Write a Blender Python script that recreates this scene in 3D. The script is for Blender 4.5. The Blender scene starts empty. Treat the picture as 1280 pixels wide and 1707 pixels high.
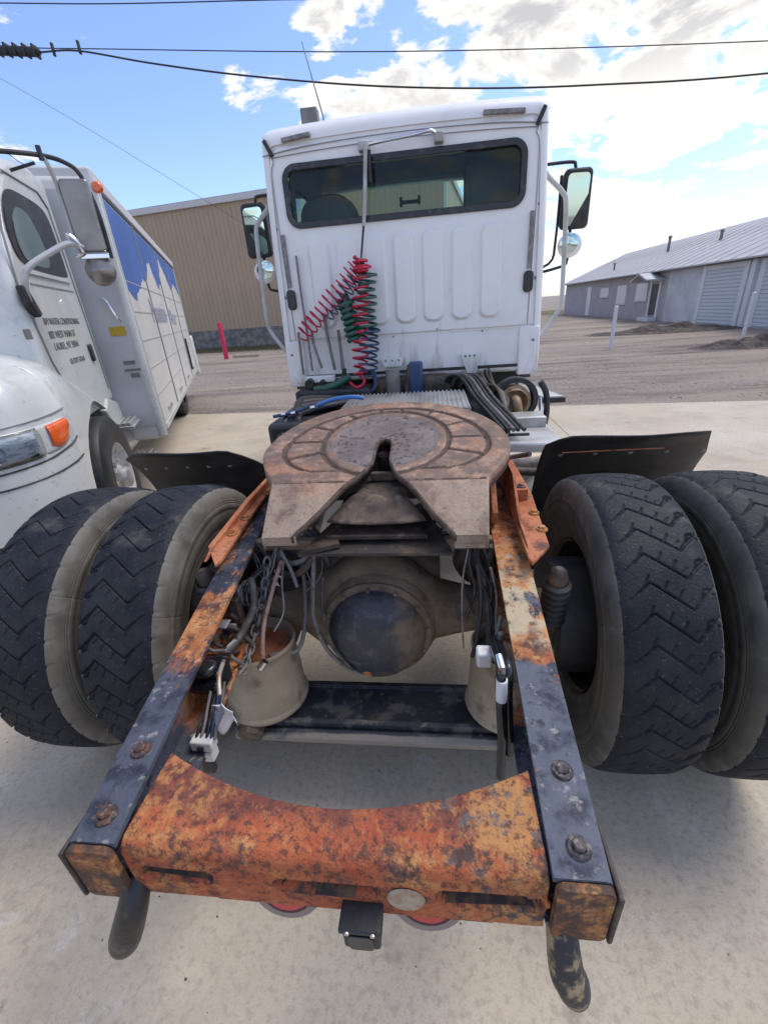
import bpy, bmesh, math, random
import numpy as np
from mathutils import Vector, Matrix, noise
random.seed(7); np.random.seed(7)
S = bpy.context.scene
COL = S.collection
R = math.radians

# ------------------------------------------------------------------ camera
cam = bpy.data.cameras.new('camera'); co = bpy.data.objects.new('camera', cam); COL.objects.link(co)
fw = Vector((-0.11802545, 0.89787777, -0.42412911)); rt = Vector((0.99281972, 0.09832428, -0.06812739)); up = Vector((0.01946788, 0.42912451, 0.90303552))
co.matrix_world = Matrix((( rt.x, up.x, -fw.x, 0.187), (rt.y, up.y, -fw.y, -0.361), (rt.z, up.z, -fw.z, 1.626), (0, 0, 0, 1)))
cam.sensor_fit = 'VERTICAL'; cam.sensor_height = 36.0; cam.sensor_width = 27.0
cam.lens = 36.0 * 723.6 / 1707.0
cam.clip_start = 0.02; cam.clip_end = 6000
S.camera = co
# ------------------------------------------------------------------ world, sun, exposure
SUN_EL, SUN_AZ = 60.0, 58.0          # azimuth clockwise from +Y
w = bpy.data.worlds.new('World'); S.world = w; w.use_nodes = True
nt = w.node_tree; nt.nodes.clear()
def N(t, **k):
    n = nt.nodes.new(t)
    for a, b in k.items(): setattr(n, a, b)
    return n
def LK(a, b): nt.links.new(a, b)
def MA(op, a, b=None, c=None, clamp=False):
    n = N('ShaderNodeMath', operation=op, use_clamp=clamp)
    for i, x in enumerate((a, b, c)):
        if x is None: continue
        if isinstance(x, (int, float)): n.inputs[i].default_value = x
        else: LK(x, n.inputs[i])
    return n.outputs[0]
out = N('ShaderNodeOutputWorld'); bg = N('ShaderNodeBackground'); LK(bg.outputs[0], out.inputs[0])
sky = N('ShaderNodeTexSky', sky_type='NISHITA'); sky.sun_disc = False
sky.sun_elevation = R(SUN_EL); sky.sun_rotation = R(SUN_AZ); sky.air_density = 1.0; sky.dust_density = 0.6; sky.ozone_density = 1.6
SKY_STRENGTH = 0.12
bg.inputs[1].default_value = SKY_STRENGTH
tc = N('ShaderNodeTexCoord'); D = tc.outputs['Generated']
nrm = N('ShaderNodeVectorMath', operation='NORMALIZE'); LK(D, nrm.inputs[0]); D = nrm.outputs[0]
sep = N('ShaderNodeSeparateXYZ'); LK(D, sep.inputs[0])
# clouds lie on a high plane: project the direction on it so they shrink towards the horizon
hz = MA('ADD', MA('MAXIMUM', sep.outputs[2], 0.0), 0.16)
dv = N('ShaderNodeVectorMath', operation='DIVIDE'); cmb = N('ShaderNodeCombineXYZ')
LK(hz, cmb.inputs[0]); LK(hz, cmb.inputs[1]); cmb.inputs[2].default_value = 1.0
LK(D, dv.inputs[0]); LK(cmb.outputs[0], dv.inputs[1])
def nz(scale, detail, rough, vec=dv.outputs[0], dist=0.0, off=(0, 0, 0)):
    a = N('ShaderNodeVectorMath', operation='ADD'); LK(vec, a.inputs[0]); a.inputs[1].default_value = off
    n = N('ShaderNodeTexNoise'); n.inputs['Scale'].default_value = scale; n.inputs['Detail'].default_value = detail
    n.inputs['Roughness'].default_value = rough; n.inputs['Distortion'].default_value = dist
    LK(a.outputs[0], n.inputs['Vector']); return n.outputs[0]
fbm = nz(3.1, 10, 0.60, dist=0.35)
blobs = [  # (direction, angular radius, weight) of cloud banks and clear gaps
 ((-0.155,0.905,0.405),0.075,0.22), ((-0.06,0.915,0.40),0.05,-0.14), ((-0.13,0.93,0.335),0.07,0.22), ((-0.03,0.945,0.33),0.085,0.30), ((0.0,0.935,0.372),0.10,0.34),
 ((0.108,0.923,0.37),0.15,0.36), ((0.21,0.909,0.359),0.16,0.34), ((0.329,0.885,0.33),0.15,0.34), ((0.44,0.85,0.31),0.14,0.30),
 ((0.261,0.914,0.31),0.07,0.14), ((0.3,0.948,0.103),0.14,0.42), ((0.252,0.951,0.177),0.07,0.25), ((0.40,0.90,0.10),0.15,0.30), ((0.379,0.897,0.229),0.055,0.30),
 ((0.34,0.92,0.195),0.06,0.26), ((0.278,0.933,0.235),0.07,-0.34), ((0.33,0.92,0.21),0.04,-0.2), ((0.47,0.86,0.20),0.10,-0.30), ((0.08,0.945,0.30),0.06,-0.34), ((0.155,0.94,0.29),0.06,-0.30), ((0.35,0.90,0.30),0.04,-0.22), ((0.43,0.88,0.16),0.05,-0.2),
 ((-0.375,0.883,0.283),0.025,0.30), ((-0.345,0.90,0.272),0.028,0.30), ((-0.32,0.91,0.266),0.02,0.20), ((-0.36,0.85,0.38),0.022,0.15),
 ((-0.504,0.78,0.40),0.24,-0.80), ((-0.40,0.84,0.36),0.12,-0.30), ((-0.25,0.93,0.25),0.18,-0.20), ((-0.1,0.97,0.2),0.16,-0.10), ((-0.30,0.88,0.36),0.12,-0.16), ((-0.46,0.86,0.2),0.2,-0.2)]
acc = None
for d, r, wt in blobs:
    v = Vector(d).normalized()
    s = N('ShaderNodeVectorMath', operation='DISTANCE'); LK(D, s.inputs[0]); s.inputs[1].default_value = v
    g = MA('MULTIPLY', MA('EXPONENT', MA('MULTIPLY', MA('POWER', MA('DIVIDE', s.outputs['Value'], r), 2.0), -1.0)), wt)
    acc = g if acc is None else MA('ADD', acc, g)
field = MA('ADD', MA('MULTIPLY', MA('SUBTRACT', fbm, 0.5), 3.7), MA('ADD', MA('MULTIPLY', acc, 0.60), 0.585))
mr = N('ShaderNodeMapRange', interpolation_type='SMOOTHSTEP'); LK(field, mr.inputs[0]); mr.inputs[1].default_value = 0.56; mr.inputs[2].default_value = 0.80
up_ = N('ShaderNodeMapRange'); LK(sep.outputs[2], up_.inputs[0]); up_.inputs[1].default_value = 0.0; up_.inputs[2].default_value = 0.03
mask = MA('MULTIPLY', mr.outputs[0], up_.outputs[0])
thick = N('ShaderNodeMapRange', interpolation_type='SMOOTHSTEP'); LK(MA('MULTIPLY', MA('ADD', field, -0.72), MA('ADD', nz(3.4, 7, 0.6, off=(3, 1, 0)), 0.35)), thick.inputs[0])
thick.inputs[1].default_value = 0.05; thick.inputs[2].default_value = 0.42
# thick clouds are grey below only high up (seen from beneath); low ones show their bright side
hi = N('ShaderNodeMapRange', interpolation_type='SMOOTHSTEP'); LK(sep.outputs[2], hi.inputs[0]); hi.inputs[1].default_value = 0.24; hi.inputs[2].default_value = 0.36
grey = MA('MULTIPLY', thick.outputs[0], hi.outputs[0])
cm = N('ShaderNodeMix', data_type='RGBA'); LK(grey, cm.inputs[0]); cm.inputs[6].default_value = (4.75, 4.6, 4.35, 1); cm.inputs[7].default_value = (2.75, 2.75, 2.9, 1)
# slight blue tint over the whole clear sky
skm = N('ShaderNodeMix', data_type='RGBA', blend_type='MULTIPLY'); skm.inputs[0].default_value = 1.0
LK(sky.outputs[0], skm.inputs[6]); skm.inputs[7].default_value = (0.86, 0.88, 1.08, 1)
mx = N('ShaderNodeMix', data_type='RGBA'); LK(mask, mx.inputs[0]); LK(skm.outputs[2], mx.inputs[6]); LK(cm.outputs[2], mx.inputs[7])
LK(mx.outputs[2], bg.inputs[0])

sl = bpy.data.lights.new('sun', 'SUN'); sl.energy = 1.15; sl.angle = R(30); sl.color = (1.0, 0.93, 0.82)
so = bpy.data.objects.new('sun', sl); COL.objects.link(so)
sd = Vector((math.sin(R(SUN_AZ)) * math.cos(R(SUN_EL)), math.cos(R(SUN_AZ)) * math.cos(R(SUN_EL)), math.sin(R(SUN_EL))))
so.rotation_euler = (-sd).to_track_quat('-Z', 'Y').to_euler(); so.location = sd * 50
S.view_settings.view_transform = 'Standard'; S.view_settings.look = 'None'; S.view_settings.exposure = 1.0; S.view_settings.gamma = 1.0
S.view_settings.use_curve_mapping = False

# ------------------------------------------------------------------ materials
def mk(name, base, layers=(), rough=0.6, metal=0.0, bump=None, coat=0.0, spec=0.5, coords='Object', rvar=0.0, emit=None):
    """base colour plus noise-thresholded layers: dict(c, s scale, t threshold, w softness, d detail, f factor, ax (axis, [(pos, bias)...]), st stretch)"""
    m = bpy.data.materials.new(name); m.use_nodes = True; t = m.node_tree; b = t.nodes['Principled BSDF']
    def n(ty, **k):
        q = t.nodes.new(ty)
        for a, v in k.items(): setattr(q, a, v)
        return q
    tcn = n('ShaderNodeTexCoord'); V = tcn.outputs[coords]
    sx = None
    col = None
    cur = (*base, 1)
    cn = n('ShaderNodeRGB'); cn.outputs[0].default_value = cur; col = cn.outputs[0]
    first = None
    for i, L in enumerate(layers):
        mp = n('ShaderNodeMapping'); t.links.new(V, mp.inputs[0]); mp.inputs['Location'].default_value = (i * 3.7, i * 1.3, i * 2.1)
        mp.inputs['Scale'].default_value = L.get('st', (1, 1, 1))
        x = n('ShaderNodeTexNoise'); x.inputs['Scale'].default_value = L['s']; x.inputs['Detail'].default_value = L.get('d', 6); x.inputs['Roughness'].default_value = L.get('r', 0.6)
        t.links.new(mp.outputs[0], x.inputs['Vector']); val = x.outputs[0]
        if 'ax' in L:
            if sx is None:
                sx = n('ShaderNodeSeparateXYZ'); t.links.new(V, sx.inputs[0])
            ax, pts = L['ax']
            lo, hi2 = pts[0][0], pts[-1][0]
            m1 = n('ShaderNodeMapRange'); t.links.new(sx.outputs[ax], m1.inputs[0]); m1.inputs[1].default_value = lo; m1.inputs[2].default_value = hi2
            cr = n('ShaderNodeFloatCurve'); cv = cr.mapping.curves[0]
            while len(cv.points) < len(pts): cv.points.new(0.5, 0.5)
            for p_, (a_, bb) in zip(cv.points, pts): p_.location = ((a_ - lo) / (hi2 - lo), bb + 0.5)
            cr.mapping.update(); t.links.new(m1.outputs[0], cr.inputs[1])
            ad = n('ShaderNodeMath', operation='ADD'); t.links.new(val, ad.inputs[0]); t.links.new(cr.outputs[0], ad.inputs[1])
            sb = n('ShaderNodeMath', operation='SUBTRACT'); t.links.new(ad.outputs[0], sb.inputs[0]); sb.inputs[1].default_value = 0.5; val = sb.outputs[0]
        r_ = n('ShaderNodeMapRange', interpolation_type='SMOOTHSTEP'); t.links.new(val, r_.inputs[0]); ww = L.get('w', 0.05)
        r_.inputs[1].default_value = L['t'] - ww; r_.inputs[2].default_value = L['t'] + ww; r_.inputs[4].default_value = L.get('f', 1.0)
        mm = n('ShaderNodeMix', data_type='RGBA'); t.links.new(r_.outputs[0], mm.inputs[0]); t.links.new(col, mm.inputs[6]); mm.inputs[7].default_value = (*L['c'], 1); col = mm.outputs[2]
        if first is None: first = r_.outputs[0]
    t.links.new(col, b.inputs['Base Color'])
    b.inputs['Roughness'].default_value = rough; b.inputs['Metallic'].default_value = metal; b.inputs['Coat Weight'].default_value = coat
    b.inputs['Specular IOR Level'].default_value = spec
    if rvar and first is not None:
        q = n('ShaderNodeMapRange'); t.links.new(first, q.inputs[0]); q.inputs[3].default_value = rough; q.inputs[4].default_value = min(1, rough + rvar)
        t.links.new(q.outputs[0], b.inputs['Roughness'])
    if bump:
        prev = None
        for sc, st, det in bump:
            x = n('ShaderNodeTexNoise'); x.inputs['Scale'].default_value = sc; x.inputs['Detail'].default_value = det; t.links.new(V, x.inputs['Vector'])
            bp = n('ShaderNodeBump'); bp.inputs['Strength'].default_value = 1.0; bp.inputs['Distance'].default_value = st; t.links.new(x.outputs[0], bp.inputs['Height'])
            if prev is not None: t.links.new(prev, bp.inputs['Normal'])
            prev = bp.outputs[0]
        t.links.new(prev, b.inputs['Normal'])
    if emit: b.inputs['Emission Color'].default_value = (*emit[0], 1); b.inputs['Emission Strength'].default_value = emit[1]
    return m
def glass(name, tint, refl=0.9, rough=0.02):
    m = bpy.data.materials.new(name); m.use_nodes = True; t = m.node_tree; t.nodes.clear()
    o = t.nodes.new('ShaderNodeOutputMaterial'); tr = t.nodes.new('ShaderNodeBsdfTransparent'); tr.inputs[0].default_value = (*tint, 1)
    g = t.nodes.new('ShaderNodeBsdfGlossy'); g.inputs['Roughness'].default_value = rough; g.inputs[0].default_value = (refl, refl, refl, 1)
    f = t.nodes.new('ShaderNodeFresnel'); f.inputs[0].default_value = 1.5; mx = t.nodes.new('ShaderNodeMixShader')
    t.links.new(f.outputs[0], mx.inputs[0]); t.links.new(tr.outputs[0], mx.inputs[1]); t.links.new(g.outputs[0], mx.inputs[2]); t.links.new(mx.outputs[0], o.inputs[0])
    return m
RUST = (0.33, 0.095, 0.025); RUST_D = (0.10, 0.035, 0.02); RUST_L = (0.52, 0.23, 0.075); PAINT = (0.018, 0.022, 0.035); CHALK = (0.26, 0.26, 0.27)
M = {}
M['concrete'] = mk('concrete', (0.52, 0.44, 0.325), [dict(c=(0.36,0.31,0.24), s=1.3, t=0.55, w=0.14, d=10, r=.68, f=.8), dict(c=(0.58,0.52,0.42), s=0.6, t=0.56, w=0.12, d=8), dict(c=(0.24,0.205,0.16), s=3.0, t=0.65, w=0.07, d=12, f=0.8, r=.7), dict(c=(0.56,0.53,0.47), s=7, t=0.62, w=0.05, d=9, f=.6, r=.7), dict(c=(0.33,0.28,0.22), s=45, t=0.57, w=0.1, d=6, f=0.6), dict(c=(0.34,0.29,0.23), s=160, t=0.60, w=0.1, d=4, f=0.6), dict(c=(0.16,0.13,0.10), s=9, t=0.72, w=0.03, d=8, f=0.7), dict(c=(0.15,0.08,0.045), s=3.1, t=0.735, w=0.02, d=10, f=0.7)], rough=0.85, bump=[(260, 0.0015, 3), (40, 0.0015, 4)])
M['gravel'] = mk('gravel', (0.33, 0.265, 0.215), [dict(c=(0.45,0.38,0.30), s=0.25, t=0.56, w=0.08, d=8, st=(0.3,2.4,1), f=.8), dict(c=(0.13,0.10,0.085), s=1.1, t=0.57, w=0.07, d=10, st=(0.3,2.0,1), f=.8), dict(c=(0.34,0.29,0.245), s=0.35, t=0.52, w=0.12, d=8, st=(0.4,1.6,1)), dict(c=(0.15,0.12,0.105), s=0.6, t=0.58, w=0.1, d=8, st=(0.35,1.8,1)), dict(c=(0.12,0.10,0.09), s=16, t=0.55, w=0.12, d=6, f=0.6), dict(c=(0.42,0.38,0.33), s=22, t=0.64, w=0.05, d=4, f=0.7), dict(c=(0.36,0.30,0.24), s=0.16, t=0.55, w=0.1, d=5, st=(0.5,2.2,1))], rough=0.95, bump=[(18, 0.05, 6), (60, 0.02, 4)])
M['dirt'] = mk('dirt', (0.085, 0.068, 0.058), [dict(c=(0.15,0.12,0.10), s=3, t=0.55, w=0.1, d=8)], rough=0.95, bump=[(8, 0.1, 6)])
M['grass'] = mk('grass', (0.10, 0.10, 0.045), [dict(c=(0.17,0.14,0.075), s=1.5, t=0.5, w=0.15, d=8)], rough=0.95, bump=[(20, 0.05, 5)])
M['white'] = mk('white_paint', (0.82, 0.82, 0.81), [dict(c=(0.70,0.695,0.67), s=2.2, t=0.60, w=0.15, d=6, f=0.6), dict(c=(0.30,0.27,0.23), s=7, t=0.76, w=0.04, d=9, f=0.6), dict(c=(0.40,0.36,0.31), s=3, t=0.56, w=0.12, d=8, f=0.8, ax=(2,[(1.0,0.10),(1.35,-0.08),(3.0,-0.3)]), st=(3,3,0.6))], rough=0.38, coat=0.25, bump=[(3, 0.002, 3)])
M['cream'] = mk('cream_white_paint', (0.70, 0.69, 0.64), [dict(c=(0.55,0.53,0.47), s=1.6, t=0.58, w=0.15, d=6, f=0.6)], rough=0.4, coat=0.2)
M['hoodwhite'] = mk('fender_white_paint', (0.62, 0.635, 0.61), [dict(c=(0.50,0.51,0.47), s=2, t=0.56, w=0.12, d=5, f=0.7), dict(c=(0.20,0.17,0.11), s=42, t=0.68, w=0.03, d=3, f=0.7), dict(c=(0.42,0.42,0.40), s=6, t=0.60, w=0.07, d=10, f=.5, r=.7), dict(c=(0.58,0.53,0.36), s=1.5, t=0.5, w=0.2, d=4, f=0.5, ax=(2,[(0.5,0.1),(0.8,-0.2),(2.0,-0.4)]))], rough=0.30, coat=0.5, bump=[(5, 0.003, 3)])
M['seam'] = mk('seam_grey', (0.24, 0.245, 0.25), rough=0.7)
M['steelgrey'] = mk('grey_trim', (0.27, 0.26, 0.27), [dict(c=(0.17,0.16,0.16), s=30, t=0.5, w=0.1)], rough=0.55)
M['black'] = mk('black_plastic', (0.018, 0.019, 0.022), [dict(c=(0.05,0.048,0.045), s=9, t=0.56, w=0.12, d=6, f=0.7)], rough=0.5, bump=[(60, 0.0008, 3)])
M['blackgloss'] = mk('black_gloss', (0.012, 0.013, 0.018), [dict(c=(0.05,0.05,0.05), s=12, t=0.6, w=0.1)], rough=0.22)
M['dark'] = mk('dark_greasy_metal', (0.035, 0.03, 0.027), [dict(c=(0.12,0.082,0.055), s=9, t=0.54, w=0.1, d=8), dict(c=(0.14,0.115,0.09), s=25, t=0.66, w=0.06, d=6, f=0.7)], rough=0.6, bump=[(50, 0.003, 5)])
M['rubber_tread'] = mk('tread_rubber', (0.013, 0.015, 0.021), [dict(c=(0.027,0.029,0.034), s=9, t=0.52, w=0.12, d=10, f=0.8), dict(c=(0.12,0.11,0.095), s=5, t=0.60, w=0.08, d=10, f=0.7, ax=(2,[(-0.6,0.12),(-0.42,0.0),(-0.1,-0.14),(0.3,-0.10),(0.54,0.03)])), dict(c=(0.12,0.12,0.12), s=110, t=0.67, w=0.04, d=3, f=0.6)], rough=0.60, spec=0.22, bump=[(120, 0.0012, 5), (30, 0.0012, 4)])
M['sidewall'] = mk('dusty_sidewall', (0.175, 0.158, 0.128), [dict(c=(0.075,0.068,0.058), s=5, t=0.52, w=0.16, d=7, f=0.8), dict(c=(0.20,0.185,0.155), s=14, t=0.58, w=0.1, d=7, f=0.7)], rough=0.72, bump=[(90, 0.0008, 4)])
M['sidewall_shade'] = mk('shaded_sidewall', (0.105, 0.10, 0.086), [dict(c=(0.035,0.034,0.031), s=5, t=0.5, w=0.16, d=7, f=0.8), dict(c=(0.14,0.13,0.11), s=14, t=0.6, w=0.1, d=7, f=0.7)], rough=0.66, bump=[(90, 0.0008, 4)])  # darker copy for the right-hand tyres, their shade put into the colour
def rustmat(name, paint_prof, ax, chalk=True, base=RUST, lightprof=None, CH=0.6):
    L = [dict(c=RUST_L, s=9, t=0.50, w=0.10, d=12, r=.7, f=0.85, st=(1.2,.5,1)), dict(c=RUST_D, s=13, t=0.57, w=0.08, d=10), dict(c=(0.60,0.30,0.11), s=32, t=0.60, w=0.05, d=8, f=0.8), dict(c=(0.06,0.028,0.02), s=95, t=0.62, w=0.05, d=5, f=0.85)]
    if lightprof: L.append(dict(c=(0.46,0.39,0.25), s=16, t=0.52, w=0.10, d=10, f=0.85, ax=(ax, lightprof)))
    L.append(dict(c=(0.022,0.027,0.045), s=13, t=0.5, w=0.045, d=12, r=.72, st=(1.3, .55, 1), ax=(ax, paint_prof)))
    if chalk:
        L.append(dict(c=(0.105,0.115,0.145), s=15, t=0.56, w=0.09, d=10, f=CH, ax=(ax, [(a, min(0.12, v)) for a, v in paint_prof])))
        L += [dict(c=(0.34,0.32,0.29), s=34, t=0.615, w=0.04, d=10, r=.7, f=0.7), dict(c=(0.30,0.10,0.035), s=19, t=0.645, w=0.03, d=12, r=.72, f=.9), dict(c=(0.012,0.013,0.018), s=34, t=0.62, w=0.05, d=8, f=.7)]
    return mk(name, base, L, rough=0.72, bump=[(60, 0.0035, 8), (200, 0.0015, 4), (14, 0.003, 4)], rvar=0.15)
M['railL'] = rustmat('rail_left_worn', [(0.0,0.40),(0.20,0.30),(0.34,0.07),(0.44,-0.07),(0.52,-0.13),(0.62,-0.08),(0.75,0.03),(1.0,0.03),(1.6,0.0)], 1)
M['railR'] = rustmat('rail_right_worn', [(0.0,0.40),(0.28,0.34),(0.38,0.14),(0.46,-0.16),(0.60,-0.02),(0.75,-0.25),(1.1,-0.08),(1.6,0.0)], 1, lightprof=[(0.0,-0.3),(0.40,-0.2),(0.50,0.06),(0.60,0.10),(0.72,0.02),(0.85,-0.08),(1.6,-0.1)], CH=0.95)
M['cross'] = mk('crossmember_rust', (0.37, 0.078, 0.028), [
 dict(c=(0.47,0.155,0.055), s=7, t=0.50, w=0.10, d=14, r=.78, f=0.65), dict(c=(0.14,0.044,0.034), s=8, t=0.53, w=0.09, d=14, r=.78, f=0.85, ax=(1,[(-0.05,-0.05),(0.04,-0.02),(0.08,0.06),(0.11,0.07),(0.2,-0.06)])),
 dict(c=(0.52,0.22,0.07), s=38, t=0.55, w=0.07, d=9, f=0.65, ax=(0,[(-0.4,0.06),(-0.25,0.03),(-0.1,-0.07),(0.12,-0.06),(0.24,0.03),(0.4,0.04)])),
 dict(c=(0.54,0.27,0.09), s=11, t=0.60, w=0.06, d=12, r=.75, f=0.8, ax=(1,[(-0.05,-0.02),(0.006,0.0),(0.018,0.06),(0.035,-0.02),(0.06,-0.16),(0.2,-0.2)])),
 dict(c=(0.48,0.235,0.08), s=9, t=0.57, w=0.05, d=12, r=.7, f=0.85, ax=(0,[(-0.4,-0.2),(0.12,-0.2),(0.20,-0.02),(0.26,0.06),(0.4,0.04)])),
 dict(c=(0.11,0.10,0.10), s=30, t=0.60, w=0.05, d=10, f=.9, ax=(0,[(-0.4,-0.1),(0.15,-0.1),(0.22,0.0),(0.4,0.02)])),
 dict(c=(0.045,0.038,0.038), s=13, t=0.60, w=0.05, d=12, r=.72, f=.9, ax=(1,[(-0.05,0.02),(0.01,0.05),(0.030,0.06),(0.05,-0.08),(0.2,-0.12)])),
 dict(c=(0.075,0.03,0.022), s=65, t=0.55, w=0.05, d=10, r=.7, f=0.75), dict(c=(0.36,0.33,0.30), s=60, t=0.70, w=0.02, d=6, f=0.7)], rough=0.8, bump=[(60, 0.006, 10), (220, 0.003, 4), (18, .004, 6)])
M['rustplain'] = mk('orange_rust', (0.36, 0.105, 0.038), [dict(c=(0.48,0.18,0.08), s=9, t=0.5, w=0.1, d=9), dict(c=(0.17,0.06,0.035), s=14, t=0.60, w=0.07, d=9), dict(c=(0.05,0.05,0.07), s=9, t=0.66, w=0.03, d=9, f=0.9), dict(c=(0.06,0.03,0.02), s=110, t=0.64, w=0.05, d=4, f=0.8)], rough=0.8, bump=[(70, 0.003, 8)])
M['plate'] = mk('fifth_wheel_steel', (0.20, 0.128, 0.088), [dict(c=(0.43,0.26,0.17), s=9, t=0.54, w=0.07, d=12, r=.68, f=0.9), dict(c=(0.15,0.085,0.055), s=6, t=0.54, w=0.07, d=12, r=.7, f=.8), dict(c=(0.13,0.09,0.07), s=9, t=0.55, w=0.09, d=9, f=0.9), dict(c=(0.42,0.20,0.10), s=8, t=0.60, w=0.07, d=8, f=0.55), dict(c=(0.19,0.19,0.21), s=7, t=0.67, w=0.04, d=8, f=0.7), dict(c=(0.34,0.255,0.185), s=11, t=0.50, w=0.10, d=11, r=.68, f=0.8, ax=(1,[(0.7,0.06),(0.95,0.0),(0.99,-0.2),(1.9,-0.3)])), dict(c=(0.06,0.04,0.035), s=120, t=0.63, w=0.05, d=4, f=0.7)], rough=0.62, bump=[(60, 0.003, 8), (18, 0.004, 5)])
M['grease'] = mk('dry_grease', (0.13, 0.10, 0.09), [dict(c=(0.19,0.155,0.14), s=8, t=0.5, w=0.12, d=8), dict(c=(0.035,0.028,0.03), s=42, t=0.60, w=0.04, d=6, f=0.9)], rough=0.6, bump=[(40, 0.006, 6)])
M['axle'] = mk('axle_tan_dirt', (0.17, 0.122, 0.08), [dict(c=(0.28,0.215,0.145), s=4, t=0.50, w=0.14, d=8, f=0.9), dict(c=(0.055,0.038,0.028), s=6, t=0.56, w=0.1, d=9, f=0.8), dict(c=(0.04,0.03,0.024), s=70, t=0.66, w=0.05, d=4, f=0.6)], rough=0.8, bump=[(40, 0.004, 7)])
M['cover'] = mk('black_painted_cover', (0.040, 0.044, 0.055), [dict(c=(0.17,0.13,0.09), s=7, t=0.53, w=0.10, d=9, r=.65, ax=(0,[(-0.3,0.0),(-0.12,-0.16),(-0.02,-0.13),(0.06,0.06),(0.11,0.16),(0.3,0.4)])), dict(c=(0.13,0.105,0.08), s=6, t=0.50, w=0.1, d=8, f=0.9, ax=(2,[(0.3,0.30),(0.47,0.05),(0.55,-0.16),(0.9,-0.2)])), dict(c=(0.10,0.10,0.105), s=24, t=0.58, w=0.08, d=6, f=0.7)], rough=0.42, bump=[(50, 0.003, 6)])
M['drum'] = mk('tan_dust', (0.27, 0.22, 0.155), [dict(c=(0.36,0.30,0.22), s=5, t=0.52, w=0.14, d=7), dict(c=(0.12,0.10,0.075), s=8, t=0.60, w=0.08, d=8, f=0.8), dict(c=(0.05,0.045,0.04), s=85, t=0.70, w=0.03, d=3, f=0.9)], rough=0.85, bump=[(70, 0.0015, 5)])
M['beamblack'] = mk('chipped_black_paint', (0.022, 0.025, 0.035), [dict(c=(0.10,0.095,0.085), s=12, t=0.55, w=0.06, d=10, f=0.9), dict(c=(0.19,0.17,0.14), s=16, t=0.66, w=0.04, d=9), dict(c=(0.26,0.23,0.19), s=5, t=0.5, w=0.1, d=7, f=0.8, ax=(1,[(0.60,0.2),(0.625,0.1),(0.64,-0.3),(0.84,-0.3),(0.86,0.0)]))], rough=0.5, bump=[(60, 0.003, 7)])
M['alu'] = mk('aluminium', (0.60, 0.60, 0.585), [dict(c=(0.42,0.40,0.37), s=6, t=0.55, w=0.12, d=8)], rough=0.38, metal=0.7)
M['alu_w'] = mk('dull_aluminium', (0.50, 0.505, 0.50), [dict(c=(0.36,0.34,0.31), s=6, t=0.55, w=0.12, d=8)], rough=0.5, metal=0.25)
M['chrome'] = mk('chrome', (0.75, 0.75, 0.76), rough=0.12, metal=1.0)
M['tanpipe'] = mk('heat_stained_pipe', (0.50, 0.44, 0.36), [dict(c=(0.30,0.17,0.09), s=5, t=0.58, w=0.06, d=8), dict(c=(0.62,0.58,0.50), s=3, t=0.55, w=0.1)], rough=0.45, metal=0.5)
M['brownmuf'] = mk('muffler_brown', (0.27, 0.18, 0.10), [dict(c=(0.38,0.28,0.18), s=9, t=0.52, w=0.12, d=7), dict(c=(0.10,0.055,0.03), s=12, t=0.58, w=0.08, d=7)], rough=0.6, metal=0.3)
M['redhose'] = mk('red_hose', (0.50, 0.012, 0.05), rough=0.4); M['bluehose'] = mk('blue_hose', (0.025, 0.06, 0.14), rough=0.4); M['greenhose'] = mk('green_hose', (0.02, 0.10, 0.07), rough=0.4)
M['bluebright'] = mk('blue_bright', (0.05, 0.16, 0.42), rough=0.4)
M['hose'] = mk('grey_black_hose', (0.05, 0.047, 0.045), [dict(c=(0.12,0.11,0.10), s=30, t=0.55, w=0.1)], rough=0.6)
M['hosegrey'] = mk('grey_cable', (0.19, 0.18, 0.17), [dict(c=(0.10,0.09,0.08), s=30, t=0.55, w=0.1)], rough=0.6)
M['copper'] = mk('pinkish_tube', (0.42, 0.26, 0.20), [dict(c=(0.2,0.12,0.09), s=30, t=0.55, w=0.1)], rough=0.6)
M['whiteplastic'] = mk('white_plastic', (0.68, 0.68, 0.66), [dict(c=(0.4,0.38,0.34), s=20, t=0.6, w=0.08)], rough=0.5)
M['paper'] = mk('paper_label', (0.72, 0.72, 0.72), rough=0.8)
M['tan'] = mk('tan_wall_steel', (0.44, 0.325, 0.22), [dict(c=(0.38,0.285,0.195), s=0.4, t=0.5, w=0.2, d=5)], rough=0.55)
M['tantrim'] = mk('light_fascia', (0.55, 0.55, 0.54), rough=0.5)
M['basegrey'] = mk('grey_block_base', (0.24, 0.23, 0.215), [dict(c=(0.12,0.12,0.12), s=3, t=0.5, w=0.15, d=7)], rough=0.9)
M['greywall'] = mk('lavender_grey_wall', (0.42, 0.41, 0.435), [dict(c=(0.35,0.335,0.38), s=1.2, t=0.5, w=0.2, d=6)], rough=0.85)
M['greywall2'] = mk('pale_grey_steel', (0.58, 0.61, 0.65), [dict(c=(0.40,0.43,0.48), s=0.8, t=0.5, w=0.2, d=6)], rough=0.6)
M['doorsteel'] = mk('garage_door_steel', (0.50, 0.56, 0.62), [dict(c=(0.52,0.56,0.60), s=0.5, t=0.5, w=0.1, d=5, st=(0.3,0.3,6))], rough=0.5)
M['roofmetal'] = mk('weathered_metal_roof', (0.42, 0.42, 0.43), [dict(c=(0.33,0.32,0.32), s=0.5, t=0.52, w=0.15, d=8, st=(0.4,2,1)), dict(c=(0.52,0.52,0.52), s=1.5, t=0.58, w=0.1, d=7)], rough=0.5, metal=0.2)
M['winwhite'] = mk('pale_window', (0.60, 0.62, 0.66), rough=0.4)
M['redpaint'] = mk('red_post_paint', (0.58, 0.015, 0.07), [dict(c=(0.40,0.015,0.05), s=5, t=0.55, w=0.1)], rough=0.5)
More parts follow.
